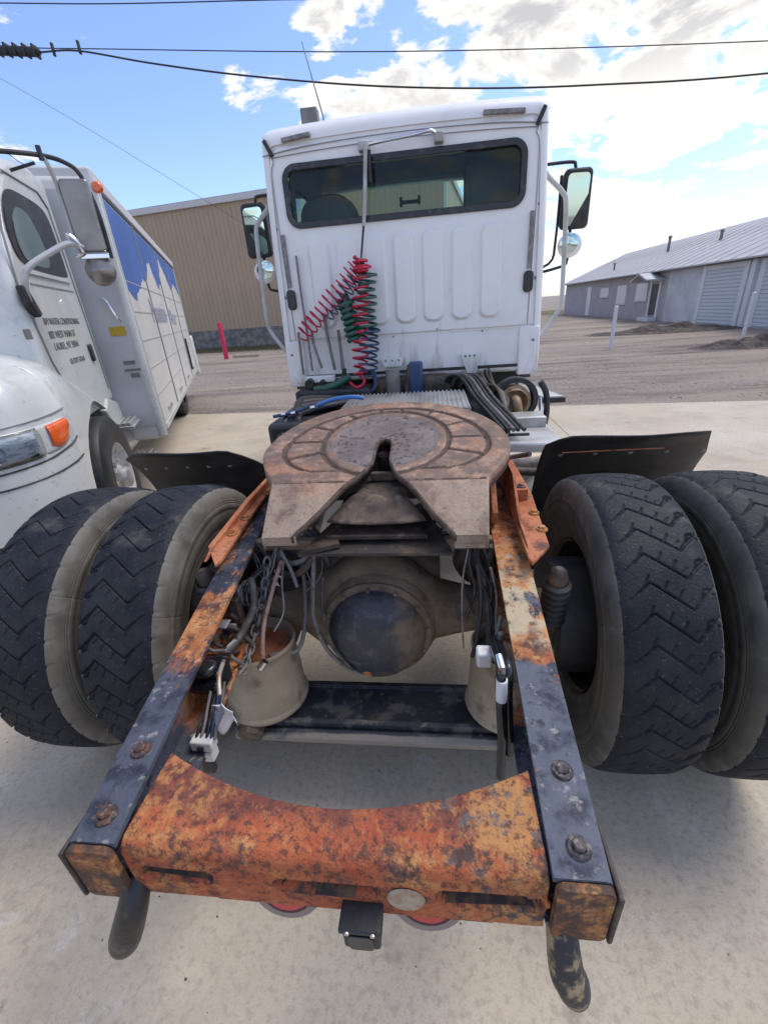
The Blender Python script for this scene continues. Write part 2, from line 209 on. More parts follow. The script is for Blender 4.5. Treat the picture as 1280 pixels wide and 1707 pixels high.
M['wood'] = mk('weathered_wood', (0.42, 0.36, 0.29), [dict(c=(0.25,0.2,0.15), s=3, t=0.5, w=0.1, st=(8,1,8))], rough=0.85)
M['blue'] = mk('blue_door_paint', (0.04, 0.13, 0.42), [dict(c=(0.055,0.17,0.50), s=1.2, t=0.5, w=0.2)], rough=0.35)
M['bluefaded'] = mk('faded_blue_print', (0.36, 0.38, 0.50), rough=0.4)
M['jointlight'] = mk('light_joint', (0.42,0.415,0.39), rough=.6)
M['lampwhite'] = mk('lamp_reflector', (0.80,0.81,0.82), [dict(c=(0.45,0.46,0.48), s=22, t=0.54, w=0.08, d=3, st=(1,1,3))], rough=.3)
M['darkbrown'] = mk('dark_brown_metal', (0.075,0.048,0.034), [dict(c=(0.03,0.022,0.018), s=14, t=.5, w=.12, d=8), dict(c=(0.16,0.115,0.085), s=20, t=.62, w=.06, d=8, f=.7)], rough=.75, bump=[(50,.004,6)])  # dark brown with random lighter mottling, used on the jaw parts
M['throatbrown'] = mk('throat_brown', (0.105,0.07,0.05), [dict(c=(0.045,0.03,0.024), s=16, t=.5, w=.12, d=8), dict(c=(0.20,0.145,0.105), s=20, t=.60, w=.08, d=8, f=.7)], rough=.75, bump=[(50,.004,6)])
M['orange'] = mk('orange_lens', (0.85, 0.13, 0.015), [dict(c=(0.60,0.06,0.01), s=25, t=0.6, w=0.08)], rough=0.15, coat=0.8)
M['yellow'] = mk('yellow_sticker', (0.50, 0.34, 0.02), [dict(c=(0.12,0.08,0.02), s=30, t=0.62, w=0.04)], rough=0.5)
M['sticker'] = mk('dark_print', (0.16, 0.16, 0.16), rough=0.6)
M['printtext'] = mk('door_lettering', (0.16, 0.16, 0.17), rough=0.6)
M['redlens'] = mk('red_reflector', (0.50, 0.02, 0.03), rough=0.2, coat=0.5)
M['cable'] = mk('cable_black', (0.02, 0.02, 0.022), rough=0.6)
M['mirror'] = mk('mirror_glass_green', (0.55, 0.68, 0.64), rough=0.03, metal=1.0)
M['grey'] = mk('mid_grey', (0.22, 0.21, 0.20), [dict(c=(0.15,0.14,0.13), s=5, t=0.5, w=0.1)], rough=0.6)
M['seat'] = mk('seat_fabric', (0.12, 0.135, 0.145), rough=0.9); M['interior'] = mk('cab_interior', (0.30, 0.31, 0.305), rough=0.9)
M['mirrorback'] = mk('mirror_back_greybrown', (0.30, 0.275, 0.25), [dict(c=(0.20,0.19,0.18), s=4, t=0.5, w=0.15)], rough=0.28, metal=0.6)
M['glass'] = glass('tinted_glass', (0.90, 0.95, 0.92), refl=.30); M['glassc'] = glass('clear_lens', (0.95, 0.97, 0.98), refl=.30); M['glassd'] = glass('side_glass', (0.35, 0.42, 0.42))
M['windscreen'] = glass('green_windscreen', (0.80, 0.92, 0.88))

# ------------------------------------------------------------------ mesh helpers
class MB:
    def __init__(s): s.v = []; s.f = []; s.mi = []
    def add(s, vs, fs, mi=0):
        o = len(s.v); s.v += [tuple(float(c) for c in p) for p in vs]; s.f += [tuple(o + i for i in f) for f in fs]; s.mi += [mi] * len(fs); return s
    def box(s, x0, x1, y0, y1, z0, z1, mi=0, T=None):
        v = [Vector((x, y, z)) for z in (z0, z1) for y in (y0, y1) for x in (x0, x1)]
        if T: v = [T @ p for p in v]
        return s.add(v, [(0, 2, 3, 1), (4, 5, 7, 6), (0, 1, 5, 4), (2, 6, 7, 3), (0, 4, 6, 2), (1, 3, 7, 5)], mi)
    def tube(s, pts, r, n=8, caps=True, mi=0):
        P = [Vector(p) for p in pts]; m = len(P); rr = r if isinstance(r, (list, tuple)) else [r] * m
        T = [(P[min(i + 1, m - 1)] - P[max(i - 1, 0)]).normalized() for i in range(m)]
        u = T[0].orthogonal().normalized(); vs = []
        for i in range(m):
            u = (u - T[i] * u.dot(T[i])); u = u.normalized() if u.length > 1e-6 else T[i].orthogonal().normalized()
            w_ = T[i].cross(u)
            for k in range(n):
                a = 2 * math.pi * k / n; vs.append(P[i] + (u * math.cos(a) + w_ * math.sin(a)) * rr[i])
        fs = [(i * n + k, i * n + (k + 1) % n, (i + 1) * n + (k + 1) % n, (i + 1) * n + k) for i in range(m - 1) for k in range(n)]
        if caps: fs += [tuple(range(n))[::-1], tuple((m - 1) * n + k for k in range(n))]
        return s.add(vs, fs, mi)
    def cyl(s, a, b, r, r2=None, n=20, mi=0): return s.tube([a, b], [r, r if r2 is None else r2], n, True, mi)
    def prism(s, poly, axis, a, b, mi=0, T=None):
        n = len(poly)
        def P(p, h):
            q = {'x': (h, p[0], p[1]), 'y': (p[0], h, p[1]), 'z': (p[0], p[1], h)}[axis]; q = Vector(q); return T @ q if T else q
        vs = [P(p, a) for p in poly] + [P(p, b) for p in poly]
        return s.add(vs, [tuple(range(n))[::-1], tuple(range(n, 2 * n))] + [(i, (i + 1) % n, n + (i + 1) % n, n + i) for i in range(n)], mi)
    def lathe(s, prof, o, ax, n=32, mi=0, caps=False):
        o = Vector(o); ax = Vector(ax).normalized(); u = ax.orthogonal().normalized(); w_ = ax.cross(u); vs = []
        for r, h in prof:
            for k in range(n):
                a = 2 * math.pi * k / n; vs.append(o + ax * h + (u * math.cos(a) + w_ * math.sin(a)) * max(r, 1e-5))
        m = len(prof)
        fs = [(i * n + k, i * n + (k + 1) % n, (i + 1) * n + (k + 1) % n, (i + 1) * n + k) for i in range(m - 1) for k in range(n)]
        if caps: fs += [tuple(range(n)), tuple((m - 1) * n + k for k in range(n))]
        return s.add(vs, fs, mi)
    def grid(s, G, wrapu=False, wrapv=False, skip=None, mi=0):
        m, n = len(G), len(G[0]); o = len(s.v)
        s.v += [tuple(float(c) for c in G[i][j]) for i in range(m) for j in range(n)]
        for i in range(m if wrapu else m - 1):
            for j in range(n if wrapv else n - 1):
                if skip and skip(i, j): continue
                s.f.append((o + i * n + j, o + i * n + (j + 1) % n, o + ((i + 1) % m) * n + (j + 1) % n, o + ((i + 1) % m) * n + j)); s.mi.append(mi)
        return s
    def build(s, name, mats, parent=None, label=None, kind=None, smooth=35, bevel=0, seg=2, cat=None, group=None, solid=0, recalc=True, loc=None):
        me = bpy.data.meshes.new(name)
        vs = s.v
        me.from_pydata(vs, [], s.f)
        if not isinstance(mats, (list, tuple)): mats = [mats]
        for m in mats: me.materials.append(m)
        if len(mats) > 1: me.polygons.foreach_set('material_index', s.mi)
        if recalc:
            b = bmesh.new(); b.from_mesh(me); bmesh.ops.recalc_face_normals(b, faces=b.faces); b.to_mesh(me); b.free()
        if smooth:
            me.polygons.foreach_set('use_smooth', [True] * len(me.polygons))
            if smooth < 180: me.set_sharp_from_angle(angle=R(smooth))
        me.update()
        o = bpy.data.objects.new(name, me); COL.objects.link(o)
        if parent: o.parent = parent
        if loc: o.location = loc
        if label: o['label'] = label
        if kind: o['kind'] = kind
        if cat: o['category'] = cat
        if group: o['group'] = group
        if solid:
            md = o.modifiers.new('solidify', 'SOLIDIFY'); md.thickness = abs(solid); md.offset = -1 if solid > 0 else 1
        if bevel:
            md = o.modifiers.new('bevel', 'BEVEL'); md.width = bevel; md.segments = seg; md.limit_method = 'ANGLE'; md.angle_limit = R(40)
        return o
def thing(name, label, cat, loc=(0, 0, 0), rz=0, group=None):
    o = bpy.data.objects.new(name, None); COL.objects.link(o); o.location = loc; o.rotation_euler = (0, 0, rz); o.empty_display_size = 0.2
    o['label'] = label; o['category'] = cat
    if group: o['group'] = group
    return o
def dup(o, parent=None, loc=None, rot=None, name=None):
    c = o.copy(); COL.objects.link(c); c.parent = parent
    if loc is not None: c.location = loc
    if rot is not None: c.rotation_euler = rot
    for ch in list(o.children): dup(ch, c)
    return c
def coil(p0, p1, r, turns, wr, n=14, sag=0.0, phase=0.0, taper=1.0):
    p0, p1 = Vector(p0), Vector(p1); ax = (p1 - p0); L = ax.length; ax.normalize(); u = ax.orthogonal().normalized(); v = ax.cross(u); pts = []
    for i in range(int(turns * n) + 1):
        t = i / (turns * n); a = 2 * math.pi * i / n + phase
        c = p0.lerp(p1, t) + Vector((0, 0, -sag * 4 * t * (1 - t))); rr = r * (1 - (1 - taper) * t) * (1 + 0.12 * math.sin(t * 17 + phase))
        pts.append(c + (u * math.cos(a) + v * math.sin(a)) * rr)
    return pts
def smooth_path(P, n=8):
    P = [Vector(p) for p in P]; out = []
    for i in range(len(P) - 1):
        a = P[max(i - 1, 0)]; b = P[i]; c = P[i + 1]; d = P[min(i + 2, len(P) - 1)]
        for k in range(n):
            t = k / n; out.append(0.5 * ((2 * b) + (c - a) * t + (2 * a - 5 * b + 4 * c - d) * t * t + (-a + 3 * b - 3 * c + d) * t ** 3))
    out.append(P[-1]); return out
def text(body, size, mat, name, parent, loc, rot, ext=0.0008):
    c = bpy.data.curves.new('lettering', 'FONT'); c.body = body; c.size = size; c.extrude = ext
    o = bpy.data.objects.new('lettering', c); COL.objects.link(o); dg = bpy.context.evaluated_depsgraph_get()
    me = bpy.data.meshes.new_from_object(o.evaluated_get(dg)); bpy.data.objects.remove(o); me.materials.clear(); me.materials.append(mat)
    q = bpy.data.objects.new(name, me); COL.objects.link(q); q.parent = parent; q.location = loc; q.rotation_euler = rot; return q
def ring(x, y, rx, ry, n=24, a0=0.0, a1=2 * math.pi): return [(x + rx * math.cos(a0 + (a1 - a0) * i / n), y + ry * math.sin(a0 + (a1 - a0) * i / n)) for i in range(n)]
def rrect(x0, x1, z0, z1, r, n=5):
    p = []
    for cx, cz, a in ((x1 - r, z1 - r, 0), (x0 + r, z1 - r, 90), (x0 + r, z0 + r, 180), (x1 - r, z0 + r, 270)):
        p += [(cx + r * math.cos(R(a + 90 * i / n)), cz + r * math.sin(R(a + 90 * i / n))) for i in range(n + 1)]
    return p

# ------------------------------------------------------------------ ground
ye = lambda x: 7.25 - 0.108 * x
g = MB(); g.grid([[(-1500 + 3000 * i / 8, -600 + 2600 * j / 8, -0.035) for i in range(9)] for j in range(9)]); g.build('ground', M['gravel'], kind='structure', smooth=0)
def slab(x0, x1, y0, y1, z=0.0):
    f = lambda x, y: ye(x) if y is None else y
    p = [(x0, y0), (x1, y0), (x1, f(x1, y1)), (x0, f(x0, y1))]
    b = MB(); b.prism(p, 'z', -0.12, z); return b
pav = bpy.data.objects.new('concrete_pavement', None); COL.objects.link(pav); pav['kind'] = 'structure'
for x0, x1 in ((-26, -8.2), (-8.195, -3.15), (-3.145, 1.885), (1.89, 6.9), (6.905, 30)):
    for y0, y1 in ((-14, -4.4), (-4.395, 0.95), (0.955, None)):
        slab(x0, x1, y0, y1, 0.0).build('concrete_slab', M['concrete'], pav, smooth=0, bevel=0.004, seg=1)
# loose stones along the slab edge and on the gravel yard
b = MB()
for i in range(5200):
    x = random.uniform(-14, 17); y = ye(x) + 0.02 + abs(random.gauss(0, 1)) ** 1.5 * 4
    if y > 26: continue
    r = random.uniform(0.008, 0.026) * (1 + (y - 7) * 0.04); a = random.uniform(0, 6.3); h = r * random.uniform(.4, .8)
    c, s_ = math.cos(a) * r, math.sin(a) * r
    b.add([(x + c, y + s_, -.035), (x - s_, y + c * .8, -.035), (x - c, y - s_, -.035), (x + s_, y - c * .8, -.035), (x + c * .3, y + s_ * .2, -.035 + h)], [(0, 1, 4), (1, 2, 4), (2, 3, 4), (3, 0, 4)])
b.build('loose_gravel', mk('stone', (0.27, 0.23, 0.2), [dict(c=(0.45,0.41,0.36), s=2.1, t=0.5, w=0.2), dict(c=(0.12,0.1,0.09), s=3.3, t=0.55, w=0.1)], rough=0.9), kind='stuff', smooth=0)
b = MB(); rg = random.Random(4)
for i in range(900):
    x = rg.uniform(-2.2, 3.0); y = rg.uniform(-.9, 7); r = rg.uniform(.0015, .0045) * (1.6 if rg.random() < .06 else 1); a = rg.uniform(0, 6.3); c, s_ = math.cos(a) * r, math.sin(a) * r
    b.add([(x + c, y + s_, 0), (x - s_, y + c * .8, 0), (x - c, y - s_, 0), (x + s_, y - c * .8, 0), (x + c * .3, y + s_ * .2, r * .8)], [(0, 1, 4), (1, 2, 4), (2, 3, 4), (3, 0, 4)])
b.build('concrete_grit', M['dirt'], kind='stuff', smooth=0)
def mound(x, y, rx, ry, h, rz=0):
    n = 40; G = []
    for i in range(n + 1):
        row = []
        for j in range(n + 1):
            u = -1 + 2 * i / n; v = -1 + 2 * j / n; d = math.sqrt(u * u + v * v); z = h * max(0, 1 - d * d) ** 1.3 * (0.65 + 0.9 * noise.noise(Vector((u * 4 + x, v * 4 + y, 3)))) + 0.03 * h * noise.noise(Vector((u * 17, v * 17, x)))
            px, py = u * rx, v * ry
            row.append((x + px * math.cos(rz) - py * math.sin(rz), y + px * math.sin(rz) + py * math.cos(rz), -0.045 + max(0, z)))
        G.append(row)
    return MB().grid(G)
mound(9.6, 13.4, 2.3, 0.75, 0.34, -0.15).build('dirt_mound', M['dirt'], kind='structure', smooth=180)
mound(9.6, 20.0, 3.2, 1.1, 0.30, -0.1).build('dirt_mound', M['dirt'], kind='structure', smooth=180)
mound(14.5, 12.2, 2.6, 0.8, 0.30, -0.15).build('dirt_mound', M['dirt'], kind='structure', smooth=180)

# ------------------------------------------------------------------ tan metal building (left, behind)
tb = thing('metal_building', 'long tan corrugated metal building with grey base course behind the box truck', 'building', (1.0, 26.42, 0), R(-8.5))
b = MB()   # one ribbed sheet, repeated
prof = []
for k in range(4):
    x = k * 0.3; prof += [(x, 0), (x + 0.11, 0), (x + 0.135, -0.035), (x + 0.185, -0.035), (x + 0.21, 0)]
prof.append((1.2, 0))
b.grid([[(x, y, 1.08) for x, y in prof], [(x, y, 7.62) for x, y in prof]])
wp = b.build('wall_panel', M['tan'], tb, smooth=0, recalc=False); wp.location = (-1.2, 0, 0)
for k in range(1, 24): dup(wp, tb, (-1.2 * (k + 1), 0, 0))
MB().box(-28.8, 0, 0.04, 14, -0.1, 7.6).build('wall', M['tan'], tb, smooth=0)
MB().box(-28.8, 0.02, -0.07, 0.038, -0.1, 1.08).build('base_course', M['basegrey'], tb, smooth=0)
MB().box(-29, 0.12, -0.16, 14.1, 7.6, 7.88).build('roof_fascia', M['tantrim'], tb, smooth=0, bevel=0.02)
MB().box(-0.10, 0.06, -0.06, 0.035, 1.08, 7.6).build('corner_trim', M['tantrim'], tb, smooth=0)
MB().prism([(-29, 7.88), (0.1, 7.88), (0.1, 7.95), (-29, 7.95)], 'y', -0.1, 14, 0).build('roof', M['roofmetal'], tb, smooth=0)
g = MB(); g.prism([(-28, 27.2), (1.5, 22.9), (1.5, 26.2), (-28, 30.5)], 'z', -0.06, -0.012); g.build('grass_verge', M['grass'], kind='structure', smooth=0)
b = MB()
for i in range(7000):
    t = random.random(); x = -26 + 27 * t; y = 26.9 - 0.146 * (x + 26) + random.random() * 3.2; h = random.uniform(.05, .16); a = random.uniform(0, 3.14); c, s_ = .03 * math.cos(a), .03 * math.sin(a)
    b.add([(x - c, y - s_, -.02), (x + c, y + s_, -.02), (x + random.gauss(0, .03), y, h)], [(0, 1, 2)])
b.build('verge_grass', M['grass'], kind='stuff', smooth=0)

# red bollard, wood plank
b = MB(); b.tube([(0, 0, -0.1), (0, 0, 1.50), (0, 0, 1.535), (0, 0, 1.55)], [0.105, 0.105, 0.085, 0.03], 24)
rb = b.build('bollard', M['redpaint'], label='bright red steel bollard in front of the tan building', cat='bollard', loc=(-9.40, 20.3, 0))
rb.rotation_euler = (0, 0, 0)
pl_ = MB().box(0, 1.25, -0.08, 0.08, 0.02, 0.11).build('timber', M['wood'], label='short weathered timber lying on the gravel beside the red bollard', cat='timber', loc=(-9.15, 20.5, -0.02), bevel=0.01); pl_.rotation_euler = (0, 0.01, 0.05)

# ------------------------------------------------------------------ grey shed (right)
gb = thing('storage_building', 'long grey building with pale metal gable roof and roll-up doors on the right', 'building', (12.5, 14, 0))
def gx(name, y0, y1, z0, z1, m, d0=-0.02, d1=0.0, **k): return MB().box(d0, d1, y0 - 14, y1 - 14, z0, z1).build(name, m, gb, smooth=0, **k)
gx('wall', 26.6, 46, -0.1, 2.5, M['greywall'], 0.0, 0.3)
gx('steel_wall', 10, 26.58, -0.1, 2.5, M['greywall2'], -0.03, 0.3)
MB().prism([(0, 2.5), (9.6, 2.5), (4.8, 4.42)], 'y', -3.9, 32).build('gable_wall', M['greywall'], gb, smooth=0)
MB().box(0.32, 9.6, -3.9, 32, -0.1, 2.49).build('wall', M['greywall'], gb, smooth=0)
rf = bpy.data.objects.new('roof', bpy.data.meshes.new('roof')); 
b = MB(); b.prism([(-0.38, 2.39), (4.8, 4.46), (4.8, 4.52), (-0.38, 2.45)], 'y', 0, 1.0); b.prism([(4.8, 4.46), (9.98, 2.39), (9.98, 2.45), (4.8, 4.52)], 'y', 0, 1.0); b.prism([(-0.40, 2.45), (4.8, 4.52), (4.8, 4.532), (-0.40, 2.462)], 'y', 0.0, 0.03)
rp = b.build('roof_sheet', M['roofmetal'], gb, smooth=0); rp.location = (0, -4, 0)
for k in range(1, 36): dup(rp, gb, (0, -4 + k * 1.0, 0))
gx('eave_shadow_strip', 10, 46, 2.36, 2.44, M['black'], -0.36, -0.30)  # black strip standing in for the shadow under the eave
for y0, y1, z0, z1 in ((35.0, 36.6, 1.3, 1.85), (31.9, 33.4, 0.85, 1.90), (28.9, 30.4, 1.02, 1.90)):
    f = gx('window', y0, y1, z0, z1, M['winwhite'], -0.05, -0.002); 
    gx('window_frame', y0 - .08, y1 + .08, z0 - .08, z0 - 0.002, M['tantrim'], -0.07, -0.002)
gx('door', 38.7, 39.6, 0.0, 2.03, M['winwhite'], -0.05, -0.002)
gx('door', 27.5, 28.35, 0.25, 1.8, M['black'], -0.03, -0.002); gx('door_frame', 27.3, 27.48, 0.15, 1.95, M['winwhite'], -0.07, -0.002); gx('door_frame', 28.37, 28.55, 0.15, 1.95, M['winwhite'], -0.07, -0.002)
gx('doorstep', 27.2, 28.6, -0.05, 0.16, M['winwhite'], -0.5, -0.04)
MB().prism([(12.9, 1.96), (14.0, 2.30), (15.1, 1.96), (15.1, 2.04), (14.0, 2.38), (12.9, 2.04)], 'x', -1.0, -.002).build('awning', M['roofmetal'], gb, smooth=0)
for (y0, y1) in ((20.45, 23.1), (14.6, 19.2)):
    gx('door_frame', y0 - .28, y0 - 0.002, -0.02, 2.34, M['winwhite'], -0.10, -0.032); gx('door_frame', y1 + 0.002, y1 + .28, -0.02, 2.34, M['winwhite'], -0.10, -0.032); gx('door_header', y0, y1, 2.16, 2.34, M['winwhite'], -0.09, -0.032)
    dr = gx('garage_door', y0, y1, 0.0, 2.155, M['doorsteel'], -0.045, -0.032)
    sl_ = MB().prism([(0, 0), (-0.03, 0.02), (-0.03, 0.115), (0, 0.13)], 'y', y0 - 14, y1 - 14).build('door_slat', M['doorsteel'], dr, smooth=0); sl_.location = (-0.047, 0, 0.02)
    for k in range(1, 15): dup(sl_, dr, (-0.047, 0, 0.02 + k * 0.141))
gx('corner_post', 19.72, 19.98, -0.05, 2.36, M['winwhite'], -0.14, -0.035)
for (dx, y, h, r) in ((2.6, 33.2, .85, .08), (2.6, 27.6, .45, .07), (1.0, 37.5, .45, .06)):
    zz = 2.45 + (dx + .38) * 0.4
    b = MB(); b.cyl((dx, y - 14, zz - .15), (dx, y - 14, zz + h), r, n=14); b.cyl((dx, y - 14, zz + h - .12), (dx, y - 14, zz + h), r * 1.3, n=14); b.build('vent_pipe', M['grey'], gb)
# far shed behind the mirror
fs = thing('shed', 'small grey shed far away beyond the right mirror', 'shed', (10.5, 62, 0))
MB().box(-2.2, 2.2, 0, 8, -0.1, 4.6).build('wall', M['greywall'], fs, smooth=0)
MB().prism([(-2.6, 4.3), (2.6, 4.3), (2.6, 4.6), (0.6, 5.6), (-2.6, 4.9)], 'y', -0.3, 8.3).build('roof', M['grey'], fs, smooth=0)
MB().box(-1.6, 1.2, -0.05, -0.002, 0, 2.2).build('door', M['black'], fs, smooth=0)
g = MB(); g.prism([(5, 47), (15, 47), (16, 60), (5, 60)], 'z', -0.05, -0.008); g.build('grass_verge', M['grass'], kind='structure', smooth=0)

# white bollards on the right
for i, (x, y, h, lb) in enumerate(((5.72, 14.75, 1.22, 'slim white post standing alone on the gravel in front of the grey wall'), (10.2, 15.9, 1.30, 'slim white post between the dirt mounds and the roll-up door'))):
    b = MB(); b.tube([(0, 0, -0.1), (0, 0, h - .03), (0, 0, h)], [0.055, 0.055, 0.03], 16); b.build('marker_post', M['winwhite'], label=lb, cat='post', group='white marker posts on the gravel', loc=(x, y, 0))

# ------------------------------------------------------------------ overhead lines
def cable(pts, r, lb): MB().tube(smooth_path(pts, 6), r, 6).build('overhead_cable', M['cable'], label=lb, cat='cable', group='overhead cables')
cable([(-16, 14, 9.9), (-10.45, 14, 9.222), (-7.3, 14, 8.856), (-3.667, 14, 8.508), (-1.35, 14, 8.277), (6, 14, 7.6), (16, 14, 7.3)], 0.012, 'topmost overhead cable crossing the upper left corner of the sky')
cable([(-20, 14, 9.4), (-10.845, 14, 8.429), (-8.722, 14, 8.19), (-0.847, 14, 7.291), (7.921, 14, 6.535), (18, 14, 5.9)], 0.011, 'thin straight overhead cable running just above the thicker sagging one')
cable([(-16, 12, 8.3), (-9.332, 12, 7.434), (-8.425, 12, 7.317), (-7.481, 12, 7.24), (-5.884, 12, 6.87), (-3.888, 12, 6.463), (-1.259, 12, 6.023), (1.3, 12, 5.712), (3.753, 12, 5.518), (6.981, 12, 5.36), (14, 12, 5.3)], 0.017, 'thick sagging overhead cable passing just above the cab roof')
cable([(-34, 25, 20.5), (-19.789, 25, 12.651), (-11.569, 25, 7.5), (-8, 25, 5.2)], 0.009, 'faint thin cable slanting down the blue sky to the tan building')
cable([(-24, 25, 12.2), (-21.04, 25, 10.14), (-20.2, 25, 9.5), (-19, 25, 8.8)], 0.02, 'short cable end above the box truck cab')
b = MB(); P = [(-9.5, 12, 7.47), (-9.3, 12, 7.44), (-8.5, 12, 7.33), (-8.38, 12, 7.315)]
sp = thing('splice_case', 'black cable splice case hanging on the sagging overhead cable', 'splice case', (-8.9, 12, 7.4))
b.tube([Vector(p) - Vector((-8.9, 12, 7.4)) for p in P], [0.06, 0.085, 0.085, 0.05], 12); b.build('case', M['cable'], sp)
for k in range(5):
    c = Vector((-0.45 + k * 0.22, 0, 0.06 - k * .032)); bb = MB(); bb.box(c.x - .02, c.x + .02, -.1, .1, c.z - .10, c.z + .10); bb.build('clamp', M['cable'], sp, smooth=0)
for x, z in ((-8.05, 7.29), (-7.43, 7.26)): MB().box(x + 8.9 - .02, x + 8.9 + .02, -.03, .03, z - 7.4 - .08, z - 7.4 + .14).build('cable_clip', M['cable'], sp, smooth=0)

# ================================================================== the tractor
tk = thing('semi_tractor', 'white day-cab semi tractor seen from behind with rusty bare frame and fifth wheel', 'truck', (0, 0, 0))
YA, ZA, RT = 1.042, 0.522, 0.528
# ---- tyres: fine grid with the tread grooves cut as real relief
def tyre_mesh():
    NP, SPP = 40, 34; nu = NP * SPP
    pitch = 2 * math.pi * RT / NP
    # profile across: list of (x, r); tread sampled densely
    tread = np.linspace(-0.116, 0.116, 92)
    side = [(0.1225, 0.5125), (0.130, 0.504), (0.1365, 0.492), (0.1415, 0.480), (0.142, 0.474), (0.1445, 0.462), (0.1448, 0.4605), (0.1427, 0.4590), (0.1446, 0.4570), (0.1462, 0.452), (0.1442, 0.4503), (0.1464, 0.4486), (0.147, 0.44), (0.1475, 0.428), (0.1455, 0.426), (0.1475, 0.416), (0.146, 0.40), (0.141, 0.382), (0.134, 0.362), (0.131, 0.358), (0.131, 0.352), (0.122, 0.328), (0.117, 0.316), (0.118, 0.306), (0.112, 0.292), (0.10, 0.286)]
    xs = [-x for x, r in side[::-1]] + list(tread) + [x for x, r in side]
    crown = lambda x: RT - 0.0065 * (x / 0.116) ** 2 - 0.007 * (abs(x) / 0.116) ** 10
    rs = [r for x, r in side[::-1]] + [crown(x) for x in tread] + [r for x, r in side]
    xs, rs = np.array(xs), np.array(rs); ns = len(side); nt_ = len(tread)
    S_ = np.linspace(0, pitch, SPP, endpoint=False)
    X, Sg = np.meshgrid(tread, S_)
    dep = np.zeros_like(X)
    def seg(ax, as_, bx, bs, wid, depth):
        nonlocal dep
        for k in (-2, -1, 0, 1, 2):
            a = np.array([ax, as_ + k * pitch]); b_ = np.array([bx, bs + k * pitch]); d = b_ - a; L2 = d @ d
            t = np.clip(((X - a[0]) * d[0] + (Sg - a[1]) * d[1]) / L2, 0, 1)
            dist = np.hypot(X - a[0] - t * d[0], Sg - a[1] - t * d[1])
            q = 1 - np.clip((dist - wid * .5) / 0.0018, 0, 1)
            dep = np.maximum(dep, q * depth)
    p = pitch
    seg(0.120, -0.05 * p, 0.078, 0.38 * p, 0.0075, 0.011)      # shoulder notch (outer)
    seg(0.078, 0.38 * p, 0.056, 0.68 * p, 0.0042, 0.009)
    seg(0.056, 0.68 * p, -0.044, -0.22 * p, 0.0036, 0.008)
    seg(-0.044, -0.22 * p, -0.074, 0.12 * p, 0.0036, 0.008)
    seg(-0.074, 0.12 * p, -0.100, 0.36 * p, 0.0026, 0.005)
    seg(0.078, 0.38 * p, 0.088, 0.05 * p, 0.0045, 0.009)
    seg(0.088, 0.05 * p, 0.100, -0.02 * p, 0.0045, 0.009)
    seg(0.020, 0.35 * p, 0.036, 0.04 * p, 0.0026, 0.005)
    seg(-0.012, 0.06 * p, 0.002, -0.24 * p, 0.0026, 0.005)
    seg(0.040, 0.52 * p, 0.060, 0.30 * p, 0.0022, 0.004)
    seg(-0.060, -0.05 * p, -0.044, -0.45 * p, 0.0026, 0.005)
    seg(0.100, -0.02 * p, 0.120, 0.22 * p, 0.0035, 0.007)
    dots = np.zeros_like(X)
    A = np.arange(nu) * (2 * math.pi / nu)
    Rg = np.tile(rs, (nu, 1))
    D_ = np.tile(dep, (NP, 1))
    # uneven wear round the tyre
    rng = np.random.RandomState(3); wear = np.ones((nu, nt_))
    for k in range(9): wear += 0.10 * np.sin(A[:, None] * (k + 2) + rng.rand() * 6) * np.sin(tread[None, :] * 40 * rng.rand() + rng.rand() * 6)
    Rg[:, ns:ns + nt_] -= D_ * np.clip(wear, 0.25, 1.4)
    ph = (A * NP / (2 * math.pi)) % 1.0
    for sgn, idx in ((1, (ns + nt_, ns + nt_ + 1)), (-1, (ns - 1, ns - 2))):
        c_ = (0.93 if sgn > 0 else 0.45); dd = np.abs((ph - c_ + .5) % 1 - .5); nch = np.clip(1 - (dd - .05) / .03, 0, 1)
        for q_, am in zip(idx, (.010, .006)): Rg[:, q_] -= nch * am * (1 if sgn > 0 else .35)
    jit = rng.randn(nu, nt_) * 0.0004; Rg[:, ns:ns + nt_] += jit
    # small radial ribs on the upper sidewall
    XO = np.zeros_like(Rg)
    for a0 in (0.35, 1.62, 2.55, 3.3, 4.4, 5.6):
        dd = np.abs((A - a0 + math.pi) % (2 * math.pi) - math.pi); XO += (0.0012 * np.exp(-(dd / .0035) ** 2))[:, None] * (np.abs(xs) > .12)[None, :] * np.sign(xs)[None, :]
    Y = Rg * np.cos(A)[:, None]; Z = Rg * np.sin(A)[:, None]; Xg = np.tile(xs, (nu, 1)) - XO * 1.6
    V = np.stack([Xg, Y, Z], -1).reshape(-1, 3); m = len(xs)
    i = np.arange(nu)[:, None]; j = np.arange(m - 1)[None, :]; i2 = (i + 1) % nu
    F = np.stack([i * m + j, i * m + j + 1, i2 * m + j + 1, i2 * m + j], -1).reshape(-1, 4)
    mi = np.tile(np.where((np.arange(m - 1) >= ns - 1) & (np.arange(m - 1) < ns + nt_), 0, 1), (nu, 1)).reshape(-1)
    me = bpy.data.meshes.new('tyre'); me.vertices.add(len(V)); me.vertices.foreach_set('co', V.astype(np.float32).ravel())
    me.loops.add(F.size); me.loops.foreach_set('vertex_index', F.astype(np.int32).ravel()); me.polygons.add(len(F)); me.polygons.foreach_set('loop_start', (np.arange(len(F)) * 4).astype(np.int32))
    me.polygons.foreach_set('material_index', mi.astype(np.int32)); me.polygons.foreach_set('use_smooth', np.ones(len(F), bool))
    me.update(calc_edges=True); me.validate(); return me
tm = tyre_mesh(); tm.materials.append(M['rubber_tread']); tm.materials.append(M['sidewall'])
tm2 = tm.copy(); tm2.materials[1] = M['sidewall_shade']
TI, DT = 0.802, 0.362
